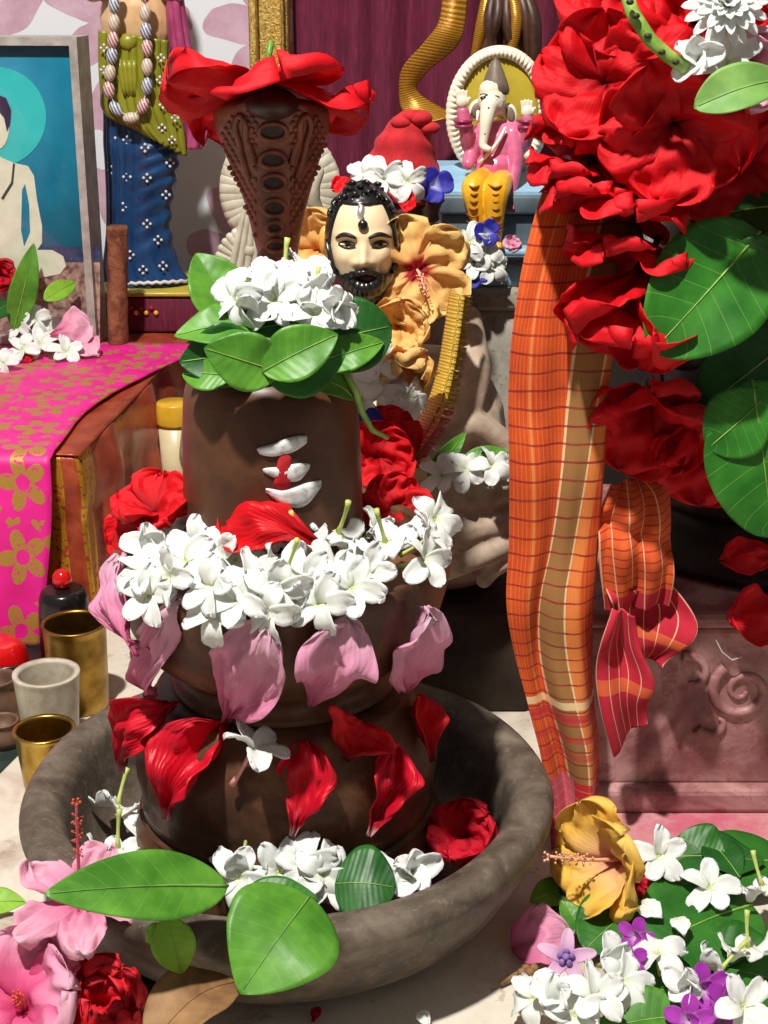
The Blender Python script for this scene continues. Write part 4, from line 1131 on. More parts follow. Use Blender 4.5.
for sgn in (-1, 1):     # raised loops of the hood marking
    lp = [(273 + sgn * 24, 178), (273 + sgn * 30, 160), (273 + sgn * 34, 142), (273 + sgn * 38, 126), (273 + sgn * 34, 116), (273 + sgn * 28, 122), (273 + sgn * 27, 138), (273 + sgn * 22, 150), (273 + sgn * 19, 165)]
    pth = [csurf(*spline([Vector(q) for q in lp], i / 40), 0.0016) for i in range(41)]
    put('hood_marking', mesh('hood_marking', *tube(pth, 0.0022, 7), M['cobra']), co)
pth = [P(277, 258, CY), V(P(277, 258, CY).x, 0.992, 0.40), V(-0.07, 0.978, 0.34), V(-0.07, 0.976, 0.29), V(-0.07, 0.975, 0.257)]
put('neck', mesh('neck', *chain(pth, [0.0135, 0.014, 0.0135, 0.013, 0.012], 16), M['cobra']), co)
put('snake_head', mesh('snake_head', *ellip(P(272, 104, CY - 0.022), (0.017, 0.016, 0.010), 20, 12), M['cobra_dark']), co)

# ------------------------------------------------------------------ bearded statue
HY = 1.20; hs = S(243, HY); HCX, HCY = 362.5, 243.0
ss = thing('bearded_statue', 'painted statue of a black-bearded man with open mouth, draped in clay folds', 'statue', P(420, 585, HY))
hr = (0.0272, 0.034, 0.0462)
hc0 = P(HCX, HCY, HY)
hcen = hc0 + V(0, 0.004, 0)
def gs(x, z, cx, cz, sx, sz): return exp(-((x - cx) / sx) ** 2 - ((z - cz) / sz) ** 2)
def fdisp(x, z):          # forward relief of the face; x,z metres from head centre
    d = 0.0
    d += 0.0052 * gs(x, z, 0.001, -0.0040, 0.0034, 0.0085)           # nose bridge
    d += 0.0058 * gs(x, z, 0.001, -0.0098, 0.0046, 0.0042)           # nose tip
    d += 0.0018 * (gs(x, z, -0.0055, -0.0105, 0.003, 0.003) + gs(x, z, 0.0072, -0.0105, 0.003, 0.003))
    d -= 0.0036 * (gs(x, z, -0.0125, 0.0040, 0.0062, 0.0040) + gs(x, z, 0.0140, 0.0040, 0.0062, 0.0040))   # sockets
    d += 0.0022 * (gs(x, z, -0.0125, 0.0100, 0.0090, 0.0030) + gs(x, z, 0.0140, 0.0100, 0.0090, 0.0030))   # brow ridge
    d += 0.0024 * (gs(x, z, -0.0150, -0.0070, 0.0065, 0.0065) + gs(x, z, 0.0170, -0.0070, 0.0065, 0.0065)) # cheeks
    d += 0.0030 * gs(x, z, 0.002, -0.036, 0.012, 0.008)              # chin
    return d
def fsurf(x, z, e=0.0):
    zz = z / hr[2]
    rx = hr[0] * (1 - 0.16 * max(0, -zz) ** 1.5)
    k = max(0.0, 1 - (abs(x) / rx) ** 2.3 - abs(zz) ** 2.3)
    return hcen + V(x, -(hr[1] * k ** 0.5) - fdisp(x, z) - e, z)
def fpx(px, py, e=0.0):
    x = (px - HCX) * hs; z = -(py - HCY) * hs * 1.015
    return fsurf(x, z, e)
def fn(u, v):
    lo = u * 2 * pi; la = -pi / 2 + pi * v
    sg = lambda t, p: (1 if t >= 0 else -1) * abs(t) ** p
    p_ = 0.87
    zz = sg(sin(la), p_)
    rx = hr[0] * (1 - 0.16 * max(0, -zz) ** 1.5)
    cl_ = abs(cos(la)) ** p_
    q = V(rx * cl_ * sg(cos(lo), p_), hr[1] * cl_ * sg(sin(lo), p_), hr[2] * zz)
    if q.y < 0:
        k = min(1, -q.y / 0.012); q.y -= fdisp(q.x, q.z) * k
    return hcen + q
v, f, u = grid(fn, 128, 96, closeu=True)
hd = put('head', fixn(mesh('head', v, f, u, M['skin_paint'])), ss)
blob('neck_and_shoulders', [cap(hcen + V(0, 0.008, -0.03), hcen + V(0, 0.012, -0.075), 0.020, 0.024), ellip(P(385, 400, HY + 0.03), (0.060, 0.036, 0.050)), ellip(P(400, 460, HY + 0.02), (0.058, 0.045, 0.08))], M['skin_paint'], ss, 0.003, 4)
# ear
for (px, sgn) in ((325, -1), (399.5, 1)):
    c = P(px, 240, HY + 0.006)
    ear = put('ear', mesh('ear', *ellip(c, (0.0052, 0.006, 0.0115), 16, 10), M['skin_orange']), hd)
# hair: cap over the crown with curls at the brow
def hairline(lo):   # lowest z of the hair for a longitude (front is -pi/2)
    fr_ = abs(((lo + pi / 2 + pi) % (2 * pi)) - pi)      # 0 at front
    return lerp(0.0325, -0.004, smooth((fr_ - 0.75) / 0.45)) if fr_ < 1.25 else lerp(-0.004, -0.03, smooth((fr_ - 1.25) / 0.9))
def fn(u, v):
    lo = u * 2 * pi; z0 = hairline(lo); zt = 0.0462
    z = lerp(z0, zt, v ** 0.7); k = min(1, abs(z) / 0.0464)
    cl_ = (max(0, 1 - k ** 2.1)) ** 0.5
    r_ = 1.05 + 0.025 * noise.noise(V(cos(lo) * 6, sin(lo) * 6, z * 400))
    return hcen + V(hr[0] * cl_ * cos(lo) * r_, hr[1] * cl_ * sin(lo) * r_, z)
hair = put('hair', fixn(mesh('hair', *grid(fn, 90, 24, closeu=True, thick=-0.0022), M['black_paint'])), hd)
rc_ = random.Random(5)
for i, (px, py) in enumerate(((344, 199), (349, 192), (355, 196), (361, 190), (367, 194), (373, 193), (379, 198), (385, 203), (390, 211), (352, 188), (366, 187), (378, 190), (338, 203), (334, 212))):
    c = fpx(px, py, 0.0026); ring = [c + V(0.0034 * cos(a), -0.0012 * sin(2 * a), 0.0038 * sin(a)) for a in [j * 5.6 / 12 + rc_.random() for j in range(13)]]
    put('curl', mesh('curl', *tube(ring, [0.0018] * 13, 7), M['black_paint']), hair)
# eyes
for (px, nm) in ((347.5, 'l'), (380, 'r')):
    c = fpx(px, 239, -0.0002)
    ey = put('eye', mesh('eye', *ellip(c, (0.0056, 0.0020, 0.0016), 16, 10), M['eye_white']), hd)
    put('iris', mesh('iris', *ellip(fpx(px + 0.6, 239, 0.0016), (0.0020, 0.0011, 0.0015), 12, 8), M['brow_paint']), ey)
    up = [fpx(px - 8.5 + 17 * t / 10, 239.3 - 2.6 * sin(pi * t / 10), 0.0016) for t in range(11)]
    put('upper_lid', mesh('upper_lid', *tube(up, [0.0004 + 0.0010 * sin(pi * t / 10) for t in range(11)], 7), M['brow_paint']), ey)
    lo_ = [fpx(px - 8 + 16 * t / 10, 240.2 + 1.9 * sin(pi * t / 10), 0.0012) for t in range(11)]
    put('lower_lid', mesh('lower_lid', *tube(lo_, [0.0003 + 0.0004 * sin(pi * t / 10) for t in range(11)], 6), M['brow_paint']), ey)
for pts_ in (((337, 234), (343, 229.5), (350, 229), (357, 232)), ((369, 232), (376, 229), (383, 229.5), (391, 234))):
    pth = [fpx(*spline([Vector(q) for q in pts_], t / 14), 0.0008) for t in range(15)]
    put('eyebrow', mesh('eyebrow', *tube(pth, [0.0006 + 0.0013 * sin(pi * (t + 1) / 16) for t in range(15)], 7), M['brow_paint']), hd)
# beard and moustache: one shell grown on the lower face with combed ridges
def in_mouth(px, py): return ((px - 365.5) / 13.0) ** 2 + ((py - 271) / 8.0) ** 2 < 1
def fn(u, v):
    s = (u - 0.5) * 2
    px = HCX + 1.5 + s * 33.5
    top = 262 - 1.5 * cos(s * pi * 1.6) + 10 * abs(s) ** 1.2 * (1 - abs(s) ** 6) - 24 * max(0, abs(s) - 0.78) / 0.22
    bot = 303 - 30 * abs(s) ** 2.4
    py = lerp(top, bot, v)
    e = 0.0052 * (sin(pi * min(1, v * 0.9 + 0.1)) ** 0.6) * (1 - 0.5 * abs(s) ** 4) + 0.0003 * sin(u * 90 + v * 5) + 0.004 * v * (1 - abs(s))
    if in_mouth(px, py):
        q = ((px - 365.5) / 13.0) ** 2 + ((py - 271) / 8.0) ** 2; e = lerp(-0.0015, e, q ** 2)
    pyc = min(py, 290)
    p = fpx(px, pyc, e); p.z -= (py - pyc) * hs
    return p
put('beard', fixn(mesh('beard', *grid(fn, 110, 60, thick=0.004), M['black_paint'])), hd)
lips = [fpx(365.5 + 11.5 * cos(a * pi / 16), 271 + 7.2 * sin(a * pi / 16), 0.0044) for a in range(33)]
lp_ = put('lips', mesh('lips', *tube(lips, [0.0014 + 0.0007 * max(0, sin(a * pi / 16)) for a in range(33)], 8, False), M['lip_paint']), hd)
put('mouth_opening', mesh('mouth_opening', *ellip(fpx(365.5, 271, 0.0006), (0.0086, 0.0034, 0.0052), 16, 10), M['mouth_paint']), lp_)
put('teeth', mesh('teeth', *ellip(fpx(364, 266.5, 0.0036), (0.0052, 0.0012, 0.0012), 12, 8), M['eye_white']), lp_)
# forehead jewel and silver mark
put('forehead_bead', mesh('forehead_bead', *ellip(fpx(363.5, 219.5, 0.0022), (0.0040, 0.0032, 0.0042), 16, 10), M['black_paint']), hd)
pth = [fpx(*spline([Vector(q) for q in ((357, 200), (362, 204), (361, 210), (364, 215))], t / 12), 0.0008) for t in range(13)]
put('silver_mark', mesh('silver_mark', *tube(pth, [0.0012 + 0.0018 * sin(pi * t / 12) for t in range(13)], 8), M['silver']), hd)
# draped lower body with heavy folds
def Q(px, py, dy=0): return P(px, py, HY + dy)
shapes = [ellip(Q(425, 430, 0.03), (0.070, 0.05, 0.075)), ellip(Q(440, 505, 0.02), (0.066, 0.06, 0.045)), ellip(Q(440, 550, 0.04), (0.062, 0.06, 0.030)),
          chain([Q(468, 320, 0.03), Q(472, 370, 0.01), Q(466, 410, 0.0), Q(446, 440, -0.02)], [0.012, 0.016, 0.015, 0.012]),
          chain([Q(440, 440, -0.025), Q(470, 425, -0.01), Q(505, 445, 0.0)], [0.010, 0.013, 0.012]),
          chain([Q(392, 498, -0.05), Q(430, 490, -0.055), Q(470, 480, -0.045), Q(512, 472, -0.02)], [0.009, 0.011, 0.013, 0.015]),
          chain([Q(430, 512, -0.06), Q(465, 503, -0.06), Q(500, 490, -0.045), Q(520, 486, -0.02)], [0.008, 0.011, 0.012, 0.012]),
          chain([Q(400, 530, -0.05), Q(440, 535, -0.065), Q(480, 527, -0.06), Q(520, 520, -0.03)], [0.008, 0.013, 0.014, 0.012]),
          chain([Q(445, 572, -0.055), Q(470, 560, -0.07), Q(495, 548, -0.06), Q(522, 535, -0.035)], [0.008, 0.010, 0.012, 0.012]),
          chain([Q(484, 580, -0.055), Q(497, 566, -0.06), Q(520, 556, -0.045)], [0.007, 0.008, 0.009])]
blob('clay_drapery', shapes, M['drape'], ss, 0.0022, 3)
# fringed collar in gold and red
inn = [(452, 292), (446, 330), (440, 366), (430, 400), (412, 432), (392, 456), (372, 470)]
out = [(472, 296), (468, 335), (462, 372), (454, 408), (438, 440), (416, 468), (392, 494)]
ia = [Vector(q) for q in inn]; oa = [Vector(q) for q in out]
def fn(u, v):
    a = spline(ia, v); b = spline(oa, v); q = a + (b - a) * u
    y = HY - 0.022 - 0.016 * sin(pi * u) - 0.030 * v + 0.0006 * (1 if int(v * 300) % 2 else -1) * u
    return P(q.x, q.y, y)
co_ = thing('fringed_collar', 'gold and red fringed collar curving down the chest of the bearded statue', 'collar', P(452, 300, HY - 0.03))
def fnb(u, v): return fn(u * 0.62, v)
put('woven_band', mesh('woven_band', *grid(fnb, 10, 120, thick=0.002), M['zari']), co_)
rf_ = random.Random(8); gold_, red_ = [], []
for i in range(300):
    t = (i + 0.5) / 300; k = rf_.uniform(0.92, 1.12); a = fn(0.40, t) + V(0, -0.003, 0); b = fn(min(1, k), min(1, t + rf_.uniform(-.008, .008))); b += (b - a) * max(0, k - 1) + V(0, rf_.uniform(-.003, .002), 0)
    (gold_ if t < 0.52 + rf_.uniform(-.05, .05) else red_).append(tube([a, (a + b) / 2 + V(0, -0.003, 0), b], [0.0009, 0.0008, 0.0004], 4))
for nm, pts_, m_ in (('gold_fringe', gold_, M['fringe_gold']), ('red_fringe', red_, M['fringe_red'])):
    o = put(nm, mesh(nm, *join(*pts_), m_), co_); o['kind'] = 'stuff'
# platform below the statue
zb = P(440, 590, HY).z
v, f, u = box(P(372, 600, HY).x, P(530, 600, HY).x, HY - 0.035, HY + 0.075, 0.0, P(440, 556, HY + 0.02).z - 0.028, 0.006)
tag(put('dark_stone_block', mesh('dark_stone_block', v, f, u, M['cement_dark'])), 'dark stone block under the bearded statue', 'block')

# ------------------------------------------------------------------ cement block, throne and elephant-headed statue
GY = 1.46
zt = P(495, 287, GY - 0.05).z
xl, xr = P(462, 300, GY - 0.05).x, P(572, 300, GY - 0.05).x
v, f, u = box(xl, xr, GY - 0.05, GY + 0.14, 0.0, zt - 0.022, 0.004); cb_ = thing('cement_plinth', 'grey cement plinth behind the hanging checked cloth', 'plinth', ((xl + xr) / 2, GY, 0))
put('shaft', mesh('shaft', v, f, u, M['cement']), cb_)
v, f, u = box(xl - 0.006, xr + 0.006, GY - 0.058, GY + 0.145, zt - 0.022, zt, 0.005); put('cap_slab', mesh('cap_slab', v, f, u, M['cement']), cb_)
gn = thing('elephant_headed_statue', 'small painted elephant-headed statue in pink and yellow on a blue throne', 'statue', (P(497, 285, GY).x, GY, zt))
def T(px, py, dy=0): return P(px, py, GY + dy)
gs_ = S(180, GY)
def tbox(pl, pr_, y0, y1, za, zb_, mat, nm, bev=0.003):
    v, f, u = box(P(pl, 220, GY).x, P(pr_, 220, GY).x, y0, y1, za, zb_, bev); return put(nm, mesh(nm, v, f, u, mat), gn)
z1 = T(0, 262, -0.055).z; z2 = T(0, 213, -0.02).z; z3 = T(0, 194, -0.02).z
tbox(438, 560, GY - 0.050, GY + 0.10, zt, z1 - 0.002, M['g_blue'], 'throne_base')
tbox(436, 562, GY - 0.056, GY + 0.10, z1 - 0.003, z1 + 0.004, M['g_slate'], 'throne_moulding', 0.002)
tbox(440, 558, GY - 0.022, GY + 0.10, z1 + 0.004, z2, M['g_slate'], 'throne_body')
v, f, u = box(P(438, 220, GY).x, P(560, 220, GY).x, GY - 0.045, GY - 0.018, z1 + 0.004, z1 + 0.010, 0.002); put('throne_step', mesh('throne_step', v, f, u, M['g_blue']), gn)
tbox(437, 561, GY - 0.030, GY + 0.10, z2, z3, M['g_slate'], 'seat_edge')
xa, xb = P(439, 220, GY).x, P(559, 220, GY).x; zbk = T(0, 166, 0.055).z
v, f, u = prism([V(xa, GY - 0.026, z3), V(xa, GY - 0.026, z3 + 0.003), V(xa, GY + 0.055, zbk), V(xa, GY + 0.10, zbk), V(xa, GY + 0.10, z3)], V(xb - xa, 0, 0))
me = fixn(mesh('seat_top', v, f, u, M['g_blue']))
for p in me.polygons: p.use_smooth = False
put('seat_top', me, gn)
# oval back plate with fluted rim
oc = T(498, 114, 0.045); os_ = S(114, GY + 0.045); tilt = radians(-4)
def fn(u, v):
    a = u * 2 * pi; return oc + V(41 * os_ * v * cos(a), -0.004 * (1 - v * v), 55 * os_ * v * sin(a))
put('back_plate', mesh('back_plate', *grid(fn, 64, 8, closeu=True, thick=-0.006), M['g_olive']), gn)
def fn(u, v):
    a = u * 2 * pi; k = lerp(40, 52, v); fl = 0.0034 * abs(sin(a * 34)) * sin(pi * min(1, v * 1.2 + 0.1))
    return oc + V(k * os_ * cos(a) * (1 + 0.012 * abs(sin(a * 34)) * v), -0.003 - fl - 0.003 * sin(pi * v), (k + 14) * os_ * sin(a))
put('fluted_rim', mesh('fluted_rim', *grid(fn, 340, 8, closeu=True, thick=-0.007), M['g_cream']), gn)
blob('torso', [ellip(T(497, 150, 0.005), (0.020, 0.017, 0.026)), ellip(T(496, 168, 0.0), (0.021, 0.019, 0.017)), ellip(T(498, 132, 0.008), (0.020, 0.014, 0.012)),
               chain([T(483, 128, 0.008), T(470, 146, 0.0), T(466, 128, -0.012), T(463, 112, -0.012)], [0.008, 0.0075, 0.0068, 0.006]),
               chain([T(512, 128, 0.008), T(522, 146, 0.004), T(527, 130, -0.006), T(527, 118, -0.006)], [0.009, 0.0075, 0.0068, 0.006]),
               chain([T(512, 134, 0.0), T(515, 160, -0.008), T(509, 196, -0.022)], [0.009, 0.0080, 0.006]),
               chain([T(482, 136, 0.0), T(472, 152, -0.002), T(468, 164, -0.012)], [0.008, 0.0075, 0.006])], M['g_pink'], gn, 0.0011, 3)
for (px, py, dy) in ((463, 121, -0.012), (527, 127, -0.006), (527, 121, -0.006), (464, 126, -0.012)):
    c = T(px, py, dy); v, f, u = tube([c + V(0.0075 * cos(a * pi / 10), 0.0075 * sin(a * pi / 10), 0) for a in range(21)], 0.0019, 7, False); put('armlet', mesh('armlet', v, f, u, M['g_dark']), gn)
for (px, py, dy) in ((462, 98, -0.014), (527, 108, -0.008)):
    sh = [ellip(T(px, py + 4, dy), (0.0058, 0.004, 0.0058))] + [cap(T(px - 4 + 2.6 * i, py + 2, dy), T(px - 5.5 + 3.4 * i, py - 8 + abs(i - 1.5), dy), 0.0018, 0.0014, 8, 4) for i in range(4)] + [cap(T(px + 5, py + 6, dy), T(px + 8, py, dy - 0.002), 0.0018, 0.0014, 8, 4)]
    blob('hand', sh, M['g_cream'], gn, 0.0007, 2)
blob('hand', [ellip(T(509, 202, -0.024), (0.0055, 0.005, 0.0045))] + [cap(T(505 + 3 * i, 203, -0.027), T(504 + 3.2 * i, 209, -0.031), 0.0016, 0.0013, 8, 4) for i in range(4)], M['g_dark'], gn, 0.0007, 2)
# head with trunk, ears, tusk, crown
eh = blob('elephant_head', [ellip(T(492, 100, -0.002), (0.0135, 0.013, 0.0165)), ellip(T(491, 90, -0.002), (0.0115, 0.011, 0.010)),
                      chain([T(489, 106, -0.012), T(486, 122, -0.018), T(484, 136, -0.020), T(483, 146, -0.022), T(489, 149, -0.025)], [0.0085, 0.0062, 0.0048, 0.0038, 0.0028])], M['g_cream'], gn, 0.0010, 3)
for (px, py, sg) in ((510, 114, 1), (476, 110, -1)):
    c = T(px, py, 0.004); ea = put('ear', mesh('ear', *ellip(c, (0.0070, 0.0030, 0.0105), 16, 10, Matrix.Rotation(radians(-18 * sg), 3, 'Y')), M['g_cream']), gn)
    put('ear_hollow', mesh('ear_hollow', *ellip(c + V(0, -0.0020, 0), (0.0046, 0.0022, 0.0074), 14, 8, Matrix.Rotation(radians(-18 * sg), 3, 'Y')), M['g_hair']), ea)
for (px, py) in ((483.5, 98), (495, 100)):
    put('eye', mesh('eye', *ellip(T(px, py, -0.0125), (0.0034, 0.0022, 0.0016), 12, 8), M['black_paint']), gn)
    put('eyebrow', mesh('eyebrow', *tube([T(px - 4 + i * 1.6, py - 3 - 1.2 * sin(pi * i / 5), -0.0135) for i in range(6)], 0.0006, 6), M['black_paint']), gn)
for i in range(5): put('trunk_dot', mesh('trunk_dot', *ellip(T(488.5 - i * 0.9, 108 + i * 6.5, -0.0208 - 0.0008 * i), (0.0010, 0.0008, 0.0010), 8, 6), M['vermilion'] if i % 2 else M['black_paint']), gn)
put('tusk', mesh('tusk', *cap(T(478, 112, -0.016), T(477, 120, -0.020), 0.0018, 0.0009, 8, 4), M['eye_white']), gn)
v, f, u = lathe([(0.0, -0.004), (0.0125, -0.004), (0.0138, 0.000), (0.0115, 0.006), (0.0105, 0.010), (0.0082, 0.016), (0.0066, 0.020), (0.0040, 0.026), (0.0, 0.030)], 24, T(495, 90, 0.002), lambda r, z, a: r * (1 + 0.05 * sin(a * 10 + z * 300)))
put('crown', mesh('crown', v, f, u, M['g_hair']), gn)
pth = [T(505, 128, -0.012), T(499, 140, -0.016), T(490, 152, -0.018), T(480, 162, -0.015)]
put('sash', mesh('sash', *chain(pth, [0.0014, 0.0018, 0.0018, 0.0014], 8), M['g_cream']), gn)
lg_ = blob('dhoti', [ellip(T(496, 178, -0.004), (0.020, 0.018, 0.010)), chain([T(484, 178, -0.012), T(473, 187, -0.036), T(475, 205, -0.040), T(479, 228, -0.038)], [0.0105, 0.0110, 0.0090, 0.0062]),
              chain([T(503, 180, -0.012), T(497, 190, -0.040), T(495, 212, -0.044), T(495, 238, -0.042)], [0.0110, 0.0122, 0.0098, 0.0066])], M['g_yellow'], gn, 0.0011, 3)
for (cx, w_, n_) in ((474, 10, 6), (496, 11.5, 7)):
    for i in range(n_):
        py = 184 + i * 7.4
        pth = [T(cx - w_ * 0.75 + w_ * 1.5 * t / 8, py + 3.5 * sin(pi * t / 8), -0.0505 + 0.006 * (abs(t - 4) / 4) ** 2 * 2.0 - (0.004 if cx > 490 else 0)) for t in range(9)]
        put('dhoti_fold', mesh('dhoti_fold', *tube(pth, [0.0004 + 0.0008 * sin(pi * (t + .5) / 9) for t in range(9)], 6), M['fold_line']), lg_)
put('foot', mesh('foot', *ellip(T(498, 246, -0.048), (0.0058, 0.0085, 0.0042), 14, 8), M['g_yellow']), gn)
put('foot', mesh('foot', *ellip(T(480, 234, -0.046), (0.0054, 0.0080, 0.0040), 14, 8), M['g_yellow']), gn)

# ------------------------------------------------------------------ small idol in a red cloth cap
RY = 1.34
ri = thing('capped_idol', 'small dark brown idol wearing a wrapped red cloth cap, behind the bearded statue', 'idol', P(402, 330, RY))
def K(px, py, dy=0): return P(px, py, RY + dy)
cl2 = [(352, 196), (362, 178), (370, 155), (377, 135), (390, 121), (402, 115), (408, 113)]
cr2 = [(440, 200), (440, 180), (435, 155), (432, 135), (430, 121), (424, 115), (416, 113)]
ca, cb2 = [Vector(q) for q in cl2], [Vector(q) for q in cr2]
def fn(u, v):
    th = u * 2 * pi; a, b = spline(ca, v), spline(cb2, v); c = K((a.x + b.x) / 2, (a.y + b.y) / 2); hw = (b.x - a.x) / 2 * S(160, RY)
    r = 1 + 0.035 * sin(v * 34 + th * 1.3 + 1.2 * sin(th)) + 0.03 * noise.noise(V(cos(th) * 2, sin(th) * 2, v * 8))
    return c + V(hw * r * cos(th), hw * 0.85 * r * sin(th), 0.003 * sin(th * 2 + v * 9))
g1 = grid(fn, 72, 70, closeu=True); v, f, u = g1; f = f + [tuple(range(70 * 72, 71 * 72))]
cp_ = put('cloth_cap', mesh('cloth_cap', v, f, u, M['redcloth']), ri)
for (px, py, r) in ((402, 122, 0.010), (420, 118, 0.011), (430, 128, 0.009), (412, 116, 0.009)):
    put('cloth_knot', mesh('cloth_knot', *ellip(K(px, py, -0.012), (r, r * 0.8, r * 0.62), 14, 8), M['redcloth']), cp_)
blob('idol_body', [ellip(K(402, 215), (0.033, 0.03, 0.03)), cap(K(402, 250), K(402, 420), 0.038, 0.05), ellip(K(432, 207, -0.022), (0.008, 0.010, 0.009)), ellip(K(424, 198, -0.028), (0.006, 0.004, 0.003)), ellip(K(440, 200, -0.024), (0.005, 0.004, 0.003)), ellip(K(432, 219, -0.024), (0.008, 0.005, 0.003))], M['idol_brown'], ri, 0.0022, 3)
v, f, u = box(K(355, 300).x, K(455, 300).x, RY - 0.05, RY + 0.05, 0.0, K(402, 425).z, 0.004); put('idol_base', mesh('idol_base', v, f, u, M['idol_brown']), ri)

# gold ribbon hanging by the maroon cloth
gl = [(444, -20), (440, 20), (425, 42), (403, 68), (400, 95), (404, 112), (420, 125)]
gr = [(468, -20), (464, 25), (456, 46), (428, 70), (416, 90), (440, 108), (462, 116)]
ga, gb = [Vector(q) for q in gl], [Vector(q) for q in gr]
def fn(u, v):
    a, b = spline(ga, v), spline(gb, v); q = a + (b - a) * u; return P(q.x, q.y, 1.86 - 0.015 * sin(v * 7) - 0.006 * sin(pi * u))
tag(put('gold_ribbon', mesh('gold_ribbon', *grid(fn, 12, 90, thick=0.002), M['ribbon'])), 'folded gold brocade ribbon with striped weave hanging before the maroon cloth', 'ribbon')
# brown and gold tassel mass above the elephant-headed statue
parts = []
td = thing('brown_gold_tassel', 'brown and gold tassel hanging above the elephant-headed statue', 'tassel', P(505, 60, 1.80))
for i in range(16):
    a = P(492 + i * 1.6, -30, 1.80); b = P(474 + i * 4.2, 62 + 6 * sin(i * 1.9), 1.79 + 0.012 * sin(i * 2.2)); m_ = (a + b) / 2 + V(0.010 * sin(i), -0.015, 0)
    put('strand', mesh('strand', *chain([a, m_, b], [0.004, 0.0075, 0.0050], 8), M['ribbon'] if i % 4 == 0 else M['idol_brown']), td)

# ------------------------------------------------------------------ vessels on the floor to the left
def cup(name, label, px, py_rim, w_px, Y, mat, taper, zh, wall=0.0022, lip=0.0012, rings=()):
    q = P(px, py_rim, Y); r = w_px / 2 * S(py_rim, Y); zt_ = q.z; rb = r * taper
    pr = [(0.0, 0.0), (rb * 0.96, 0.0), (rb, 0.002)]
    n = 10
    for i in range(1, n): t = i / n; pr.append((lerp(rb, r, t), zt_ * t))
    pr += [(r, zt_ - 0.003), (r + lip, zt_ - 0.001), (r + lip * 0.6, zt_), (r - wall, zt_ - 0.0006), (r - wall, zt_ - 0.003)]
    for i in range(n - 1, 0, -1): t = i / n; pr.append((lerp(rb, r, t) - wall, max(0.006, zt_ * t)))
    pr += [(rb - wall * 2, 0.004), (0.0, 0.004)]
    v, f, u = lathe(pr, 48, (q.x, Y, 0.0))
    return tag(put(name, fixn(mesh(name, v, f, u, mat))), label, 'cup'), q
cup('brass_cup', 'larger brass cup with straight sides, behind the marble cup', 74, 622, 63, 1.18, M['brass_old'], 0.93, 0)
cup('marble_cup', 'pale grey marble cup with thick rim between the two brass cups', 46, 672, 66, 1.10, M['marblecup'], 0.80, 0, 0.0045, 0.0004)
cup('brass_cup', 'small brass cup beside the left rim of the stone basin', 44, 728, 60, 1.04, M['brass'], 0.80, 0)
# jar and bottle behind the lingam
jY = 1.56; jt = P(174, 400, jY); jr = 18 * S(420, jY)
jo = thing('plastic_jar', 'cream plastic jar with mustard yellow lid behind the lingam', 'jar', (jt.x, jY, 0))
zl = P(174, 424, jY).z; zj = jt.z - 0.002
jb = P(174, 478, jY).z
v, f, u = box(jt.x - 0.024, jt.x + 0.10, jY - 0.05, jY + 0.06, 0.0, jb, 0.004)
tag(put('stone_ledge', mesh('stone_ledge', v, f, u, M['cement'])), 'low grey stone ledge carrying the jar and bottle', 'ledge')
v, f, u = lathe([(0.0, jb), (jr * 0.82, jb), (jr * 0.86, jb + 0.004), (jr * 0.94, zl), (0.0, zl)], 32, (jt.x, jY, 0)); put('body', fixn(mesh('body', v, f, u, M['jar'])), jo)
v, f, u = lathe([(0.0, zl), (jr, zl), (jr * 1.02, zl + 0.003), (jr * 1.0, zj - 0.002), (jr * 0.94, zj), (0.0, zj)], 40, (jt.x, jY, 0), lambda r, z, a: r * (1 + 0.008 * sin(a * 40))); put('lid', fixn(mesh('lid', v, f, u, M['lid'])), jo)
bY = 1.50; bt = P(184, 412, bY); bz = [P(184, y, bY).z for y in (500, 480, 465, 440, 430, 424, 410)]
v, f, u = lathe(smoothprofile([(0.0, jb), (0.012, jb), (0.0135, jb + 0.006), (0.009, jb + 0.014), (0.014, jb + 0.024), (0.0155, jb + 0.040), (0.010, bz[4]), (0.0075, bz[5]), (0.0085, bz[6]), (0.0, bz[6] + 0.002)], 3), 28, (bt.x + 0.004, bY + 0.03, 0))
tag(put('small_bottle', fixn(mesh('small_bottle', v, f, u, M['bottle']))), 'small waisted metal bottle partly hidden behind the lingam shaft', 'bottle')
# kumkum pot, tray and clay pots at the left edge
kq = P(62, 579, 1.25); kp = thing('red_knob_pot', 'small black pot with glossy red ball lid in front of the rust cloth', 'pot', (kq.x, 1.25, 0))
v, f, u = lathe(smoothprofile([(0.0, 0.0), (0.016, 0.0), (0.024, 0.012), (0.022, kq.z - 0.018), (0.012, kq.z - 0.009), (0.0, kq.z - 0.009)], 4), 32, (kq.x, 1.25, 0)); put('pot_body', fixn(mesh('pot_body', v, f, u, M['blackgloss'])), kp)
put('ball_lid', mesh('ball_lid', *ellip(kq, (0.0088, 0.0088, 0.0098), 20, 14), M['redgloss']), kp)
tq = FZ(8, 650, 0.022)
tr = thing('black_tray', 'black dish holding a red paste cake at the left edge', 'dish', (tq.x, tq.y, 0))
v, f, u = lathe([(0.0, 0.0), (0.034, 0.0), (0.046, 0.014), (0.049, 0.027), (0.046, 0.027), (0.041, 0.013), (0.031, 0.005), (0.0, 0.005)], 40, (tq.x, tq.y, 0)); put('dish', fixn(mesh('dish', v, f, u, M['blackgloss'])), tr)
v, f, u = lathe(smoothprofile([(0.0, 0.005), (0.026, 0.006), (0.028, 0.020), (0.022, 0.033), (0.010, 0.036), (0.0, 0.036)], 4), 32, (tq.x - 0.008, tq.y - 0.01, 0)); tag(put('red_paste_cake', fixn(mesh('red_paste_cake', v, f, u, M['redgloss']))), 'glossy red paste cake sitting in the black dish', 'paste')
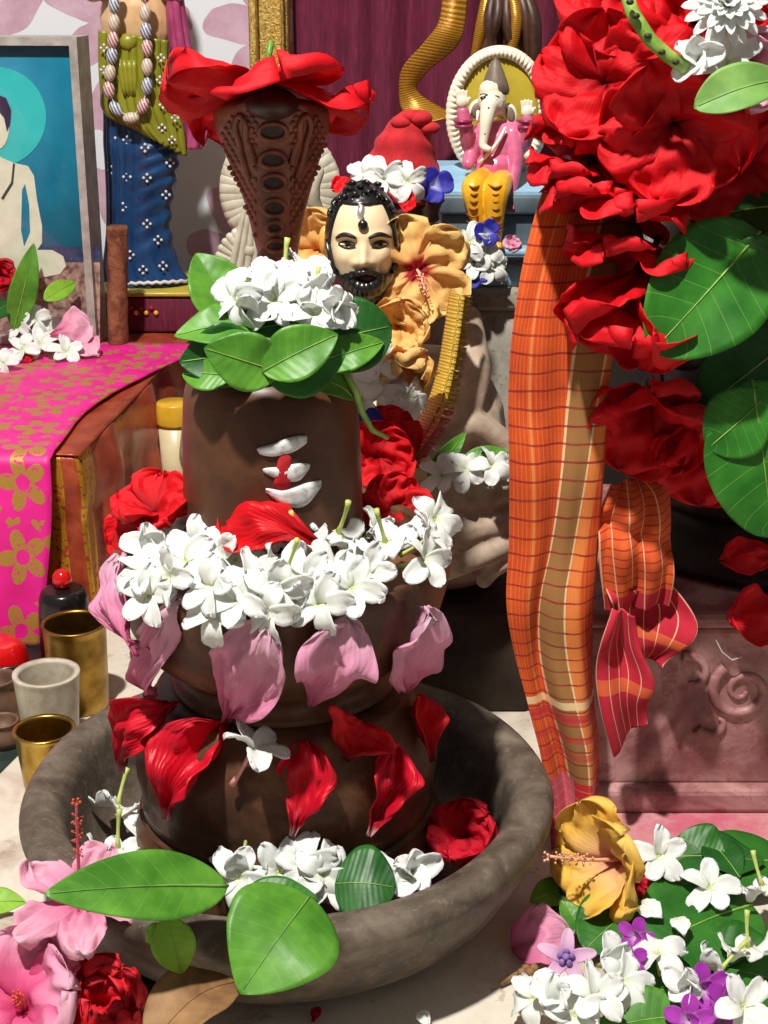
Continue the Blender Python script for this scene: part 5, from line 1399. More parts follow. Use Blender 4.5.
for i, (px, py, r, h) in enumerate(((0, 706, 0.020, 0.040), (4, 732, 0.016, 0.024))):
    q = FZ(px, py + 14, 0.0)
    v, f, u = lathe(smoothprofile([(0.0, 0.0), (r * 0.7, 0.0), (r, h * 0.4), (r * 0.8, h * 0.8), (r * 0.9, h), (r * 0.75, h), (r * 0.6, h * 0.7), (0.0, h * 0.3)], 4), 32, (q.x, q.y, 0))
    tag(put('clay_pot', fixn(mesh('clay_pot', v, f, u, M['clay']))), ('taller brown clay pot cut by the left edge, behind the marble cup', 'lower brown clay pot at the left edge beside the small brass cup')[i], 'pot')
q = [FZ(-60, 700, 0), FZ(16, 735, 0), FZ(22, 752, 0), FZ(-8, 782, 0), FZ(-80, 800, 0)]
v, f, u = prism([p_ + V(0, 0, 0.0004) for p_ in q], V(0, 0, 0.0016)); tag(put('dark_green_mat', fixn(mesh('dark_green_mat', v, f, u, M['greenmat']))), 'dark green mat on the floor at the left edge', 'mat')

# ------------------------------------------------------------------ flowers on the lingam, its pedestal and in the basin
TOC = V(0, -0.94, 0.34)       # roughly towards the viewer, used only to tilt flowers outwards
def face(x, y, z): return V(x, y, z)

# hibiscus upside down on the cobra hood
hibiscus('red_hibiscus', 'red hibiscus lying face down on top of the cobra hood, green calyx up', P(269, 76, 0.985), (0.05, -0.38, -1), 0.35, 0.068, 'red', a0=1.05, a1=1.60, ruffle=0.09, crumple=0.12, calyx='calyx', column=False, stem=0.22, W=0.60)

# leaves and jasmine on top of the shaft
LV = [
 ('upright pointed leaf at the left behind the jasmine on the shaft', (236, 326, 0.905), (196, 253, 0.925), 0.042, (0.5, -1, 0.3), 'leaf', 0.05, 0.25),
 ('light green leaf lying leftward on top of the shaft, highest at left', (276, 330, 0.872), (174, 336, 0.860), 0.036, (-0.1, -0.6, 0.9), 'leaf', 0.10, 0.15),
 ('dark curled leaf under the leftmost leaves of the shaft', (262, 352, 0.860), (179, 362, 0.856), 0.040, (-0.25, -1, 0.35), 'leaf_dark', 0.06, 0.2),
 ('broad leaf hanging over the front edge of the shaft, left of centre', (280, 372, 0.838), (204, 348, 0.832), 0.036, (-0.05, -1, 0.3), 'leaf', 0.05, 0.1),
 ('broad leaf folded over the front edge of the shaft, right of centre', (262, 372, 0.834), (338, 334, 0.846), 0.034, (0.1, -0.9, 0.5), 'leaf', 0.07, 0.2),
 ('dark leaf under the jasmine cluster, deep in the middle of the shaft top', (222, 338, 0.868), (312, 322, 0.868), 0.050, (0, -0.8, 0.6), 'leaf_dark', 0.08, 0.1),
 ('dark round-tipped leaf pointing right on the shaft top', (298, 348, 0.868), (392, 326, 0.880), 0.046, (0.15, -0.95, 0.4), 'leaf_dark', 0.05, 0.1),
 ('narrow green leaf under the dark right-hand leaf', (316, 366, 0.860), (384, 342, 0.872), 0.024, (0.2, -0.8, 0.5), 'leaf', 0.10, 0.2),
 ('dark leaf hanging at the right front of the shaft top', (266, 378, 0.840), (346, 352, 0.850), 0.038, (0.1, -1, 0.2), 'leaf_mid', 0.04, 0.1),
 ('slim leaf drooping over the right edge of the shaft', (298, 380, 0.846), (354, 400, 0.868), 0.020, (0.5, -0.6, 0.7), 'leaf', 0.18, 0.2),
 ('small shaded leaf at the far left of the shaft top', (232, 376, 0.846), (182, 374, 0.858), 0.024, (-0.3, -0.8, 0.6), 'leaf', 0.08, 0.2),
]
for i, (lb, b, t, w, n, m, bd, fo) in enumerate(LV):
    leaf(lb, P(*b), P(*t), w, n, m, bd, fo, 0.03, 'broad' if 'round' in lb else 'leaf', seed=i * 1.3, group='leaves on the shaft')
v, f, u = tube([P(345, 372, 0.86), P(356, 392, 0.865), P(362, 412, 0.87), P(372, 430, 0.875), P(388, 438, 0.88)], [0.0022, 0.0022, 0.0020, 0.0018, 0.0012], 7)
tag(put('green_twig', mesh('green_twig', v, f, u, M['stem'])), 'bent green stem hanging down the right side of the shaft', 'stem')
J = [((236, 300, 0.872), (-0.6, -0.7, 0.3), 0.3, 0.046, 1), ((262, 284, 0.885), (-0.3, -0.3, 1), 1.0, 0.046, 0), ((285, 278, 0.90), (0.0, -0.2, -1), 0.2, 0.046, 1), ((300, 300, 0.875), (0.1, -1, 0.2), 0.6, 0.050, 1),
     ((312, 296, 0.885), (0.2, -0.8, -0.4), 0.9, 0.042, 1), ((330, 310, 0.872), (0.6, -0.8, 0.1), 0.1, 0.040, 2), ((275, 300, 0.87), (-0.2, -0.9, 0.5), 0.4, 0.044, 0), ((302, 274, 0.905), (0.2, -0.2, 1), 0.0, 0.044, 0),
     ((256, 308, 0.872), (-0.5, -0.4, -0.8), 1.1, 0.044, 1), ((312, 314, 0.866), (0.2, -0.8, 0.6), 0.8, 0.042, 0), ((296, 288, 0.89), (0, -0.5, 1), 0.5, 0.046, 0), ((322, 302, 0.875), (0.2, -0.3, -1), 0.3, 0.040, 1)]
cluster([(P(*a), b, c, d, e) for a, b, c, d, e in J], 'white jasmine in the cluster on top of the shaft', 'jasmine on the shaft')

# ring of jasmine on the pedestal rim
def rim_in(p):
    r_ = sqrt((p.x - PX) ** 2 + (p.y - PY) ** 2)
    lim = 0.118 if p.y < PY - 0.06 else 0.106
    return p.z < 0.276 and r_ < lim - max(0, (p.z - 0.258)) * 0.4
RIM = [(143, 570, 1), (149, 596, 0), (172, 576, 0), (154, 548, 2), (199, 548, 0), (192, 527, 0), (210, 587, 0), (214, 612, 1), (236, 560, 1), (252, 582, 0), (268, 612, 1), (288, 582, 3), (298, 556, 3),
       (262, 555, 0), (276, 590, 0), (320, 604, 1), (339, 546, 3), (328, 574, 0), (367, 537, 2), (385, 556, 3), (366, 574, 0), (352, 588, 0), (428, 538, 0), (434, 520, 1), (423, 560, 0), (186, 562, 0), (222, 560, 0), (240, 600, 0), (306, 580, 0)]
items = []
for i, (px, py, kd) in enumerate(RIM):
    q = hit(px, py, rim_in); d = V(q.x - PX, q.y - PY, 0).normalized()
    rr = R.uniform
    fc = d * 0.7 + V(0, -0.35, 0.65) + V(rr(-.65, .65), rr(-.4, .4), rr(-.5, .4)); kind = kd
    if kd == 3: fc = V(rr(-.4, .4), 0.35, -1); kind = 1; q = q + V(0, 0, 0.010)
    items.append((q, fc, rr(0, 1.2), rr(0.041, 0.046), kind))
cluster(items, 'white jasmine in the ring on the pedestal rim', 'jasmine on the pedestal rim')
def RP(px, py, up=0.0): return hit(px, py, rim_in) + V(0, 0, up)
hibiscus('red_hibiscus', 'red hibiscus at the left end of the pedestal rim', RP(156, 526, 0.008), (-0.1, -0.35, 0.95), 0.4, 0.029, 'red', a0=0.7, a1=1.5, crumple=0.12, ruffle=0.10, column=False, calyx=None)
loose('large red petal lying across the middle of the pedestal rim', 'red_petal', RP(326, 566, 0.012), RP(222, 545, 0.018), 0.046, (0.1, -0.75, 0.7), 'red', 0.28, -0.35, 0.04, 'petal', 'red petals on the rim')
loose('small red petal tip at the far left of the pedestal rim', 'red_petal', RP(150, 530, 0.006), P(110, 544, 0.90), 0.030, (-0.3, -0.8, 0.6), 'red', 0.1, 0.2, 0.04, 'petal', 'red petals on the rim')
hibiscus('red_hibiscus', 'red hibiscus tucked between the shaft and the right rim', P(392, 512, 0.975), (0.25, -0.7, 0.65), 0.9, 0.028, 'red', a0=0.5, a1=1.6, ruffle=0.12, column=False, calyx=None)
hibiscus('red_hibiscus', 'dark red hibiscus beside the shaft, below the fringed collar', P(376, 458, 1.03), (0.2, -0.9, 0.35), 0.2, 0.030, 'red', a0=0.5, a1=1.6, ruffle=0.12, column=False, calyx=None)
hibiscus('red_hibiscus', 'upper red hibiscus resting on the fringed collar', P(386, 440, 1.09), (0.25, -0.8, 0.5), 0.9, 0.028, 'red', a0=0.5, a1=1.6, ruffle=0.12, column=False, calyx=None)
# pink petals hanging on the bowl
def WP(px, py, e): return hit(px, py, in_ped(e))
PK = [(P(116, 556, 0.865), P(136, 656, 0.825), 0.032, 'pink petal hanging at the left edge of the pedestal bowl', -0.7, 'petal', -0.04), (WP(170, 606, 0.010), WP(150, 698, 0.014), 0.030, 'pink petal hanging on the bowl, second from the left', -0.6, 'broad', 0.02),
      (WP(266, 630, 0.012), WP(228, 720, 0.010), 0.046, 'wide pink petal hanging on the front of the bowl', -0.25, 'petal', 0.02), (WP(348, 626, 0.012), WP(310, 706, 0.010), 0.050, 'wide pink petal hanging on the bowl, second from the right', 0.2, 'petal', 0.0), (WP(424, 608, 0.012), WP(404, 694, 0.012), 0.036, 'pink petal hanging at the right side of the bowl', 0.65, 'petal', -0.10)]
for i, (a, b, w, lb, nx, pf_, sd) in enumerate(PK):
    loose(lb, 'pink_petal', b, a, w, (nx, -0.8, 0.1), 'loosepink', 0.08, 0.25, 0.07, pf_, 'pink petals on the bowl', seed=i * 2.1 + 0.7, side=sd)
loose('curled pink petal tip below the leftmost hanging petal', 'pink_petal', WP(128, 640, 0.012), P(148, 664, 0.84), 0.020, (-0.5, -0.8, 0.2), 'loosepink', -0.15, 0.3, 0.05, 'petal', 'pink petals on the bowl')
# red petals leaning on the lower bulge
def LPt(px, py, e): return hit(px, py, in_ped(e))
RD = [((178, 704), (122, 772), 0.034, 'deep red petal at the left of the lower bulge', -0.8, 'crimson', 0.14), ((222, 722), (168, 820), 0.046, 'deep red petal on the lower bulge, second from the left', -0.5, 'crimson', 0.16),
      ((308, 742), (292, 836), 0.034, 'bright red petal standing in the middle of the lower bulge', 0.0, 'crimson', 0.06), ((362, 722), (345, 760), 0.050, 'shaded dark red petal behind the middle ones', 0.1, 'red', 0.05),
      ((398, 745), (368, 836), 0.030, 'bright red petal right of the middle on the lower bulge', 0.3, 'crimson', 0.06), ((418, 696), (432, 762), 0.026, 'dark red petal at the right end of the lower bulge', 0.7, 'red', 0.06)]
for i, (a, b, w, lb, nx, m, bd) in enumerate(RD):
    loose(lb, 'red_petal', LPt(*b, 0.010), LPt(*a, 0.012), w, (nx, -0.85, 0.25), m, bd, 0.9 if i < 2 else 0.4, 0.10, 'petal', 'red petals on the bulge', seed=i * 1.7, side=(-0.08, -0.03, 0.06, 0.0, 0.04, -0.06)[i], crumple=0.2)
jasmine('white jasmine with a pink tube on the lower bulge', LPt(252, 750, 0.030), (0.42, 0.12, 0.85), 0.5, 0.050, 0, None, 'pinktube')
# in the basin
def BW(px, py, z): return FZ(px, py, z)
IB = [((118, 803), 0.060, (-0.2, -0.5, -0.9), 0.3, 1), ((118, 846), 0.062, (0, -0.3, -1), 0.7, 1), ((150, 845), 0.055, (0.3, -0.5, 0.8), 0.7, 0)]
cluster([(FZ(*a, z), fc, sp, 0.048, k) for a, z, fc, sp, k in IB], 'white jasmine at the left inside the basin', 'jasmine at the basin left')
IB = [((243, 862), 0.090, (-0.1, -0.4, -0.9), 0.3, 1), ((240, 878), 0.085, (-0.4, -0.8, 0.5), 0.1, 0), ((278, 872), 0.088, (0.2, -0.8, 0.5), 0.9, 0), ((306, 866), 0.095, (-0.3, -0.9, 0.5), 0.4, 1), ((322, 874), 0.092, (0.3, -0.9, 0.4), 1.0, 1), ((330, 880), 0.086, (0.2, -0.8, 0.6), 0.0, 0)]
cluster([(FZ(*a, z), fc, sp, 0.046, k) for a, z, fc, sp, k in IB], 'white jasmine on the front of the basin rim', 'jasmine on the basin front')
jasmine('half closed white jasmine alone at the right front inside the basin', FZ(408, 872, 0.085), (0.3, -0.8, 0.6), 0.2, 0.048, 2)
loose('broken white petal beside the right front jasmine in the basin', 'white_petal', FZ(412, 880, 0.088), FZ(362, 866, 0.092), 0.020, (0, -0.7, 0.8), 'white', 0.1, 0.3, 0.08)
hibiscus('red_hibiscus', 'small crumpled red hibiscus inside the basin at the right', FZ(466, 838, 0.062), (-0.2, -0.75, 0.75), 0.7, 0.030, 'crimson', a0=0.35, a1=1.25, ruffle=0.10, column=False, calyx=None)
leaf('long glossy leaf resting across the left front of the basin rim', FZ(228, 886, 0.122), FZ(44, 894, 0.150), 0.044, (0.0, -0.6, 0.85), 'leaf', 0.04, 0.10, 0.01, 'leaf', rib='leaf_pale')
leaf('broad leaf hanging down over the front rim of the basin', FZ(310, 896, 0.100), P(240, 994, 0.690), 0.072, (-0.1, -0.9, 0.5), 'leaf', 0.12, 0.10, 0.015, 'leaf', rib='leaf_pale')
leaf('small leaf folded over the basin rim above the hanging leaf', FZ(240, 898, 0.100), FZ(318, 898, 0.098), 0.026, (0, -0.5, 0.9), 'leaf_mid', 0.06, 0.1, 0.02)
leaf('dark leaf lying inside the basin behind the front rim', FZ(335, 884, 0.090), FZ(396, 888, 0.090), 0.048, (0.1, -0.5, 0.8), 'leaf_dark', 0.10, 0.1, 0.02, 'oval')
leaf('small leaf standing behind the front jasmine in the basin', FZ(278, 862, 0.078), FZ(292, 836, 0.080), 0.026, (0.1, -0.9, 0.4), 'leaf', 0.10, 0.2, 0.02, 'broad')
leaf('pointed lime green leaf hanging outside the basin below the long leaf', P(166, 916, 0.712), P(182, 974, 0.704), 0.026, (0.2, -1, 0.3), 'leaf_lime', 0.08, 0.25, 0.01, 'leaf')
leaf('tiny lime leaf at the basin wall beside the pink hibiscus', P(166, 926, 0.712), P(146, 942, 0.708), 0.014, (0.1, -1, 0.4), 'leaf_lime', 0.08, 0.2, 0.02)
leaf('lime green leaf cut by the left edge of the view', FZ(-25, 905, 0.030), FZ(26, 902, 0.030), 0.022, (0, -0.4, 1), 'leaf_lime', 0.08, 0.1, 0.02)

# pink hibiscus hanging on the rim at the left front
hibiscus('pink_hibiscus', 'pale pink hibiscus with long upright pistil at the left front of the basin', P(80, 908, 0.752), (0.10, -0.30, 0.95), 0.95, 0.043, 'pink', 'style_pink', 'anther_red', 0.9, 1.9, 0.05, stalk=2.1, bend=(0, 0), W=0.34)
hibiscus('pink_hibiscus', 'large pink double hibiscus in the bottom left corner', FZ(26, 1012, 0.040), (-0.15, -0.5, 0.85), 0.2, 0.047, 'hotpink', 'style_pink', 'anther_red', 0.5, 1.45, 0.08, stalk=0.5, W=0.60)
hibiscus('red_hibiscus', 'ruffled coral red hibiscus at the bottom left beside the pink one', FZ(100, 1010, 0.035), (0.15, -0.6, 0.8), 0.8, 0.036, 'coral', 'style_red', 'anther', 0.3, 1.1, 0.14, column=False, calyx=None, layers=2, rf=3.5)
leaf('dry brown curled leaf at the bottom edge in front of the basin', FZ(150, 1046, 0.060), FZ(238, 982, 0.062), 0.044, (-0.3, -0.45, 0.9), 'leaf_dry', 0.16, 0.25, 0.03, 'oval', rib='leaf_dry')
for i, (px, py, r, lb) in enumerate(((14, 940, 0.022, 'pale rough pebble at the left edge in front of the basin'), (52, 944, 0.014, 'brown pebble under the pale pink hibiscus'), (100, 945, 0.016, 'speckled pebble right of the pale pink hibiscus'))):
    q = FZ(px, py, r * 0.5)
    def fn(u, v):
        lo, la = u * 2 * pi, -pi / 2 + pi * v; d = V(cos(la) * cos(lo), cos(la) * sin(lo), sin(la)); k = 1 + 0.25 * noise.noise(d * 2.2 + V(i * 7, 0, 0)); return V(d.x * 1.2, d.y, d.z * 0.62) * (r * k)
    o = put('pebble', mesh('pebble', *grid(fn, 20, 12, closeu=True), (M['marblecup'], M['clay'], M['marblecup'])[i])); o.location = (q.x, q.y, r * 0.55); tag(o, lb, 'pebble')
v, f, u = box(FZ(100, 985, 0).x, FZ(215, 985, 0).x, FZ(150, 1003, 0).y, FZ(150, 985, 0).y, 0.0, 0.008, 0.001)
tag(put('stone_strip', mesh('stone_strip', v, f, u, M['cement_dark'])), 'thin dark stone strip on the floor in front of the basin', 'stone')
# small bits on the floor
loose('tiny red petal scrap on the floor in front of the basin', 'petal_scrap', FZ(312, 1024, 0.003), FZ(318, 1008, 0.005), 0.006, (0, -0.3, 1), 'crimson', 0.1, 0.2)
loose('white jasmine petal at the bottom edge below the basin', 'white_petal', FZ(430, 1030, 0.003), FZ(420, 1012, 0.006), 0.008, (0, -0.3, 1), 'white', 0.1, 0.2)

# ------------------------------------------------------------------ heap of flowers at the bottom right
HP = [  # label, base(px,py,z), tip, width, normal, mat, prof
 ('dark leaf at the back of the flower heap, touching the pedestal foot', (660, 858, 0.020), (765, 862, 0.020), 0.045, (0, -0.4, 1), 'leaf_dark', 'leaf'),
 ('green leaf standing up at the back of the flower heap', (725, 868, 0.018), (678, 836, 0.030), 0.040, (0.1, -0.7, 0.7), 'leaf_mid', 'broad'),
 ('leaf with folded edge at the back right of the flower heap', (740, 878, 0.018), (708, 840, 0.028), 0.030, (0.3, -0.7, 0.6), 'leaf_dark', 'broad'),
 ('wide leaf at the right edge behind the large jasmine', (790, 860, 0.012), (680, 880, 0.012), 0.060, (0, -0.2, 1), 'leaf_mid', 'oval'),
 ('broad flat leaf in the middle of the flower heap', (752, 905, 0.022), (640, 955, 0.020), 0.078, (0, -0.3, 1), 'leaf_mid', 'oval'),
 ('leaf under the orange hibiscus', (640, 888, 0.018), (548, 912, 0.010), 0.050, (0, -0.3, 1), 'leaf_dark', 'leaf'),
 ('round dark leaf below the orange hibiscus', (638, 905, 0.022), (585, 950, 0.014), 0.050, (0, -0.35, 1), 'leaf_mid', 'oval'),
 ('curled leaf at the left of the flower heap beside the basin', (568, 888, 0.016), (530, 902, 0.018), 0.024, (0, -0.5, 0.8), 'leaf', 'leaf'),
 ('slim pointed leaf standing left of the round dark leaf', (585, 935, 0.012), (560, 900, 0.026), 0.018, (0.3, -0.8, 0.5), 'leaf', 'leaf'),
 ('small pointed leaf below the red hibiscus of the heap', (650, 925, 0.016), (632, 898, 0.028), 0.018, (0.3, -0.8, 0.5), 'leaf', 'leaf'),
 ('leaf under the curled jasmine in the middle front', (700, 1000, 0.012), (622, 985, 0.014), 0.052, (0, -0.35, 1), 'leaf_mid', 'oval'),
 ('wide leaf at the lower right of the heap', (690, 965, 0.014), (790, 985, 0.014), 0.070, (0, -0.3, 1), 'leaf_mid', 'oval'),
 ('leaf cut by the bottom edge in the middle of the heap', (600, 1030, 0.016), (690, 1016, 0.022), 0.045, (0, -0.35, 1), 'leaf', 'oval'),
]
for i, (lb, b, t, w, n, m, pr) in enumerate(HP):
    leaf(lb, FZ(*b), FZ(*t), w, n, m, 0.06, 0.12, 0.03, pr, seed=i * 1.9, group='leaves in the flower heap')
hibiscus('orange_hibiscus', 'golden orange hibiscus with pink throat on top of the flower heap', FZ(628, 858, 0.046), (-0.80, -0.55, 0.25), 0.95, 0.054, 'golden', 'style_cream', 'style_cream', 0.4, 1.3, 0.05, stalk=1.25, bend=(0.0, 0.12), W=0.48, crumple=0.12)
hibiscus('red_hibiscus', 'dark red crumpled hibiscus under the orange one in the heap', FZ(652, 890, 0.022), (0.1, -0.6, 0.8), 0.6, 0.022, 'crimson', a0=0.3, a1=1.1, ruffle=0.14, column=False, calyx=None, layers=2)
HJ = [((659, 856), 0.050, (0.1, -0.75, 0.65), 0.3, 0), ((709, 888), 0.036, (0.0, -0.5, 0.86), 0.15, 0), ((762, 884), 0.040, (0.3, -0.4, -0.8), 0.5, 1), ((748, 946), 0.036, (0.1, -0.3, -0.9), 0.2, 1),
      ((658, 955), 0.036, (-0.1, -0.15, 1.0), 0.8, 1), ((694, 984), 0.034, (-0.5, -0.7, 0.3), 0.3, 2), ((742, 1006), 0.034, (0.2, -0.7, 0.7), 0.6, 0), ((594, 996), 0.034, (0.2, -0.5, 0.85), 0.1, 0),
      ((560, 1002), 0.028, (-0.3, -0.5, 0.8), 0.7, 2), ((535, 998), 0.024, (-0.5, -0.5, 0.7), 0.2, 1), ((608, 962), 0.034, (0.2, -0.7, 0.7), 0.5, 2), ((622, 982), 0.034, (0.4, -0.6, 0.7), 0.9, 0), ((575, 1016), 0.026, (0, -0.6, 0.8), 0.4, 0), ((722, 968), 0.032, (-0.6, -0.4, -0.5), 0.4, 1)]
cluster([(FZ(*a, z), fc, sp, 0.043, k) for a, z, fc, sp, k in HJ], 'white jasmine in the flower heap', 'jasmine in the flower heap')
for i, (b, t, w, lb) in enumerate((((676, 918, 0.032), (684, 936, 0.032), 0.012, 'single white petal lying on the broad flat leaf'), ((638, 905, 0.034), (662, 918, 0.034), 0.014, 'white petal beside the dark red hibiscus in the heap'))):
    loose(lb, 'white_petal', FZ(*b), FZ(*t), w, (0, -0.5, 0.85), 'white', 0.15, 0.3, 0.04, 'oval')
loose('pale pink and white petal on the floor at the left of the heap', 'pink_petal', FZ(512, 950, 0.006), FZ(572, 932, 0.014), 0.040, (-0.1, -0.5, 0.85), 'loosepink', 0.15, 0.3, 0.04, 'oval')
# lilac crown flower
cf = flower_root('crown_flower', 'lilac star-shaped crown flower at the left of the heap', FZ(566, 960, 0.026), (-0.1, -0.6, 0.8), 0.3, 0.85)
for k in range(5):
    me = petal('crownp', 0.024, 0.0054, 1.1, 1.7, 0.35, 0.7, 0.0, 1, 0.3, 0.2, M['lilac'], 8, 10, 0, thick=0.0008); local('petal', me, cf, Matrix.Rotation(k * 2 * pi / 5, 4, 'Z'))
parts = [ellip((0.0045 * cos(k * 2 * pi / 5), 0.0045 * sin(k * 2 * pi / 5), 0.005), (0.0026, 0.0026, 0.0045), 8, 6) for k in range(5)] + [ellip((0, 0, 0.008), (0.003, 0.003, 0.003), 8, 6)]
local('crown', mesh('crown', *join(*parts), M['violet']), cf)
def orchid(label, c, fc, sp, sz):
    o = flower_root('purple_orchid', label, c, fc, sp, sz, 'purple orchids in the flower heap')
    for k in range(5):
        me = petal('orc', 0.020, 0.0062, 0.9, 1.6, 0.6, 0.25, 0.02, 1, 0.2, 0.1, M['purple'], 8, 10); local('petal', me, o, Matrix.Rotation(k * 2 * pi / 5, 4, 'Z'))
    me = petal('orcl', 0.012, 0.006, 0.2, 0.9, 0.6, 0.4, 0.05, 1, 0.5, 0, M['purple'], 8, 8); local('lip', me, o)
    v, f, u = tube([V(0, 0, 0), V(0.002, 0, -0.012), V(0.006, 0, -0.024)], [0.0016, 0.0012, 0.0012], 6); local('stalk', mesh('stalk', v, f, u, M['tube']), o)
for (px, py, z, fc, sp, sz, lb) in ((637, 936, 0.034, (-0.4, -0.8, 0.4), 0.2, 0.7, 'purple orchid below the dark red hibiscus, upper of two'), (632, 962, 0.034, (-0.5, -0.7, 0.5), 0.9, 0.7, 'purple orchid below the dark red hibiscus, lower of two'),
                                   (704, 988, 0.030, (0.1, -0.8, 0.5), 0.5, 0.85, 'purple orchid under the bottom right jasmine, upper left one'), (724, 1002, 0.030, (0.3, -0.8, 0.5), 1.0, 0.85, 'purple orchid under the bottom right jasmine, right one'), (690, 1020, 0.024, (-0.2, -0.8, 0.5), 0.4, 0.85, 'purple orchid at the bottom edge of the heap')):
    orchid(lb, FZ(px, py, z), fc, sp, sz)
tw = [FZ(500, 984, 0.004), FZ(516, 974, 0.006), FZ(530, 968, 0.008)]
v, f, u = join(tube(tw, [0.0012, 0.0016, 0.0012], 6), *[ellip(FZ(522 + 4 * i, 972 - 4 * (i % 2), 0.008), (0.0032, 0.0028, 0.0026), 8, 6) for i in range(4)])
tag(put('dried_stalk', mesh('dried_stalk', v, f, u, M['leaf_dry'])), 'dried brown flower stalk on the marble at the left of the heap', 'stalk')
v, f, u = tube([FZ(515, 950, 0.004), FZ(532, 925, 0.014), FZ(545, 905, 0.020)], 0.0009, 6)
tag(put('thin_stem', mesh('thin_stem', v, f, u, M['calyx'])), 'thin green stem lying beside the pale pink petal', 'stem')

# ------------------------------------------------------------------ garland and leaves on the right
RG = [
 ('open red hibiscus at the top of the garland showing its dark centre', (606, 84, 0.975), (-0.35, -1, 0.25), 0.35, 0.046, 0.7, 1.6, False),
 ('red hibiscus at the very top of the garland, behind the green stem', (690, 22, 0.985), (0.1, -1, 0.25), 0.1, 0.052, 0.5, 1.5, True),
 ('red hibiscus hanging sideways at the left of the garland, below the open one', (584, 124, 0.99), (-0.45, -0.25, -0.9), 0.6, 0.036, 0.7, 1.4, False),
 ('large red hibiscus in the middle of the garland, below the green stem', (674, 122, 0.955), (-0.05, -1, -0.15), 0.75, 0.052, 0.65, 1.6, False),
 ('red hibiscus with upturned petals over the left edge of the checked cloth', (590, 158, 0.975), (-0.25, -0.20, -0.95), 0.2, 0.042, 0.8, 1.4, False),
 ('red hibiscus seen edge-on across the garland, one broad petal forward', (618, 186, 0.965), (-0.15, -0.25, -0.9), 0.9, 0.050, 0.9, 1.6, False),
 ('red hibiscus seen edge-on lower in the garland', (634, 234, 0.965), (-0.1, -0.25, -0.95), 0.45, 0.046, 0.9, 1.5, False),
 ('bell-shaped red hibiscus hanging lowest in front of the checked cloth', (648, 268, 0.965), (-0.30, -0.35, -0.85), 0.9, 0.066, 0.40, 0.80, False),
 ('dark red hibiscus in the shade behind the big leaves', (738, 160, 1.00), (0.1, -1, -0.2), 0.2, 0.054, 0.6, 1.5, False),
 ('dark red hibiscus in the shade below the garland', (650, 400, 1.01), (-0.1, -0.9, -0.5), 0.4, 0.054, 0.5, 1.2, False),
 ('shaded red hibiscus low beside the torn leaf', (704, 436, 1.02), (0.1, -0.9, -0.4), 0.8, 0.050, 0.5, 1.2, False),
 ('red hibiscus behind the top of the garland, cut by the upper edge', (626, -4, 1.0), (-0.1, -1, 0.1), 0.5, 0.050, 0.5, 1.5, False),
]
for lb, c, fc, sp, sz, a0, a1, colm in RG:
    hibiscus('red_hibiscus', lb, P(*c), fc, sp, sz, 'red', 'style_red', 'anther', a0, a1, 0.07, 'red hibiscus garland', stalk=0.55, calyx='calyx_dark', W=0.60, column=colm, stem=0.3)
gpth = [P(612, -30, 1.0), P(612, 40, 1.005), P(606, 100, 1.0), P(590, 160, 0.995), P(620, 200, 0.985), P(640, 260, 0.985), P(655, 330, 1.0), P(665, 400, 1.02)]
v, f, u = tube([spline(gpth, i / 40) for i in range(41)], 0.0014, 6)
tag(put('garland_string', mesh('garland_string', v, f, u, M['calyx_dark'])), 'dark string threading the red hibiscus garland', 'string')
v, f, u = tube([P(622, -20, 0.93), P(632, 12, 0.92), P(650, 40, 0.915), P(668, 56, 0.915), P(686, 68, 0.915)], [0.0038, 0.0042, 0.0042, 0.0040, 0.0040], 10)
gstem = thing('green_stalk', 'thick knobbly green flower stalk crossing the top of the garland', 'stalk', P(650, 40, 0.915))
put('stalk', mesh('stalk', v, f, u, M['stem']), gstem)
for i, (px, py) in enumerate(((636, 16), (648, 36), (662, 52), (676, 62), (630, 2))):
    put('knob', mesh('knob', *ellip(P(px, py, 0.912), (0.0024, 0.0024, 0.0018), 8, 6), M['calyx_dark']), gstem)
# chrysanthemum: many narrow petals
ch = flower_root('white_chrysanthemum', 'white many-petalled chrysanthemum at the top right corner', P(722, 8, 0.925), (0.05, -0.95, 0.35), 0.0, 1.0)
for lay, (n, L, a1) in enumerate(((18, 0.028, 1.7), (15, 0.024, 1.35), (12, 0.019, 0.95), (8, 0.014, 0.55))):
    me = petal('chry%d' % lay, L, 0.0034, 0.5 * a1, a1, 0.6, 0.4, 0.0, 1, 0.5, 0.1, M['white'], 4, 8)
    for k in range(n): local('petal', me, ch, Matrix.Translation((0, 0, 0.002 * lay)) @ Matrix.Rotation((k + 0.5 * lay) * 2 * pi / n + R.uniform(-.08, .08), 4, 'Z'))
cluster([(P(700, 60, 0.925), (-0.4, -0.9, 0.2), 0.3, 0.044, 2), (P(728, 62, 0.92), (-0.2, -0.95, 0.1), 0.8, 0.044, 0)], 'white jasmine under the chrysanthemum', 'jasmine under the chrysanthemum')
hibiscus('pink_hibiscus', 'pale pink flower at the right edge under the chrysanthemum', P(752, 62, 0.945), (-0.2, -0.95, -0.15), 0.4, 0.034, 'pink', a0=0.35, a1=1.1, ruffle=0.05, column=False, calyx=None)
leaf('pale green leaf pointing left under the pink flower at the right edge', P(790, 78, 0.91), P(694, 108, 0.90), 0.030, (0.05, -0.8, 0.6), 'leaf_pale', 0.10, 0.3, 0.02, 'broad')
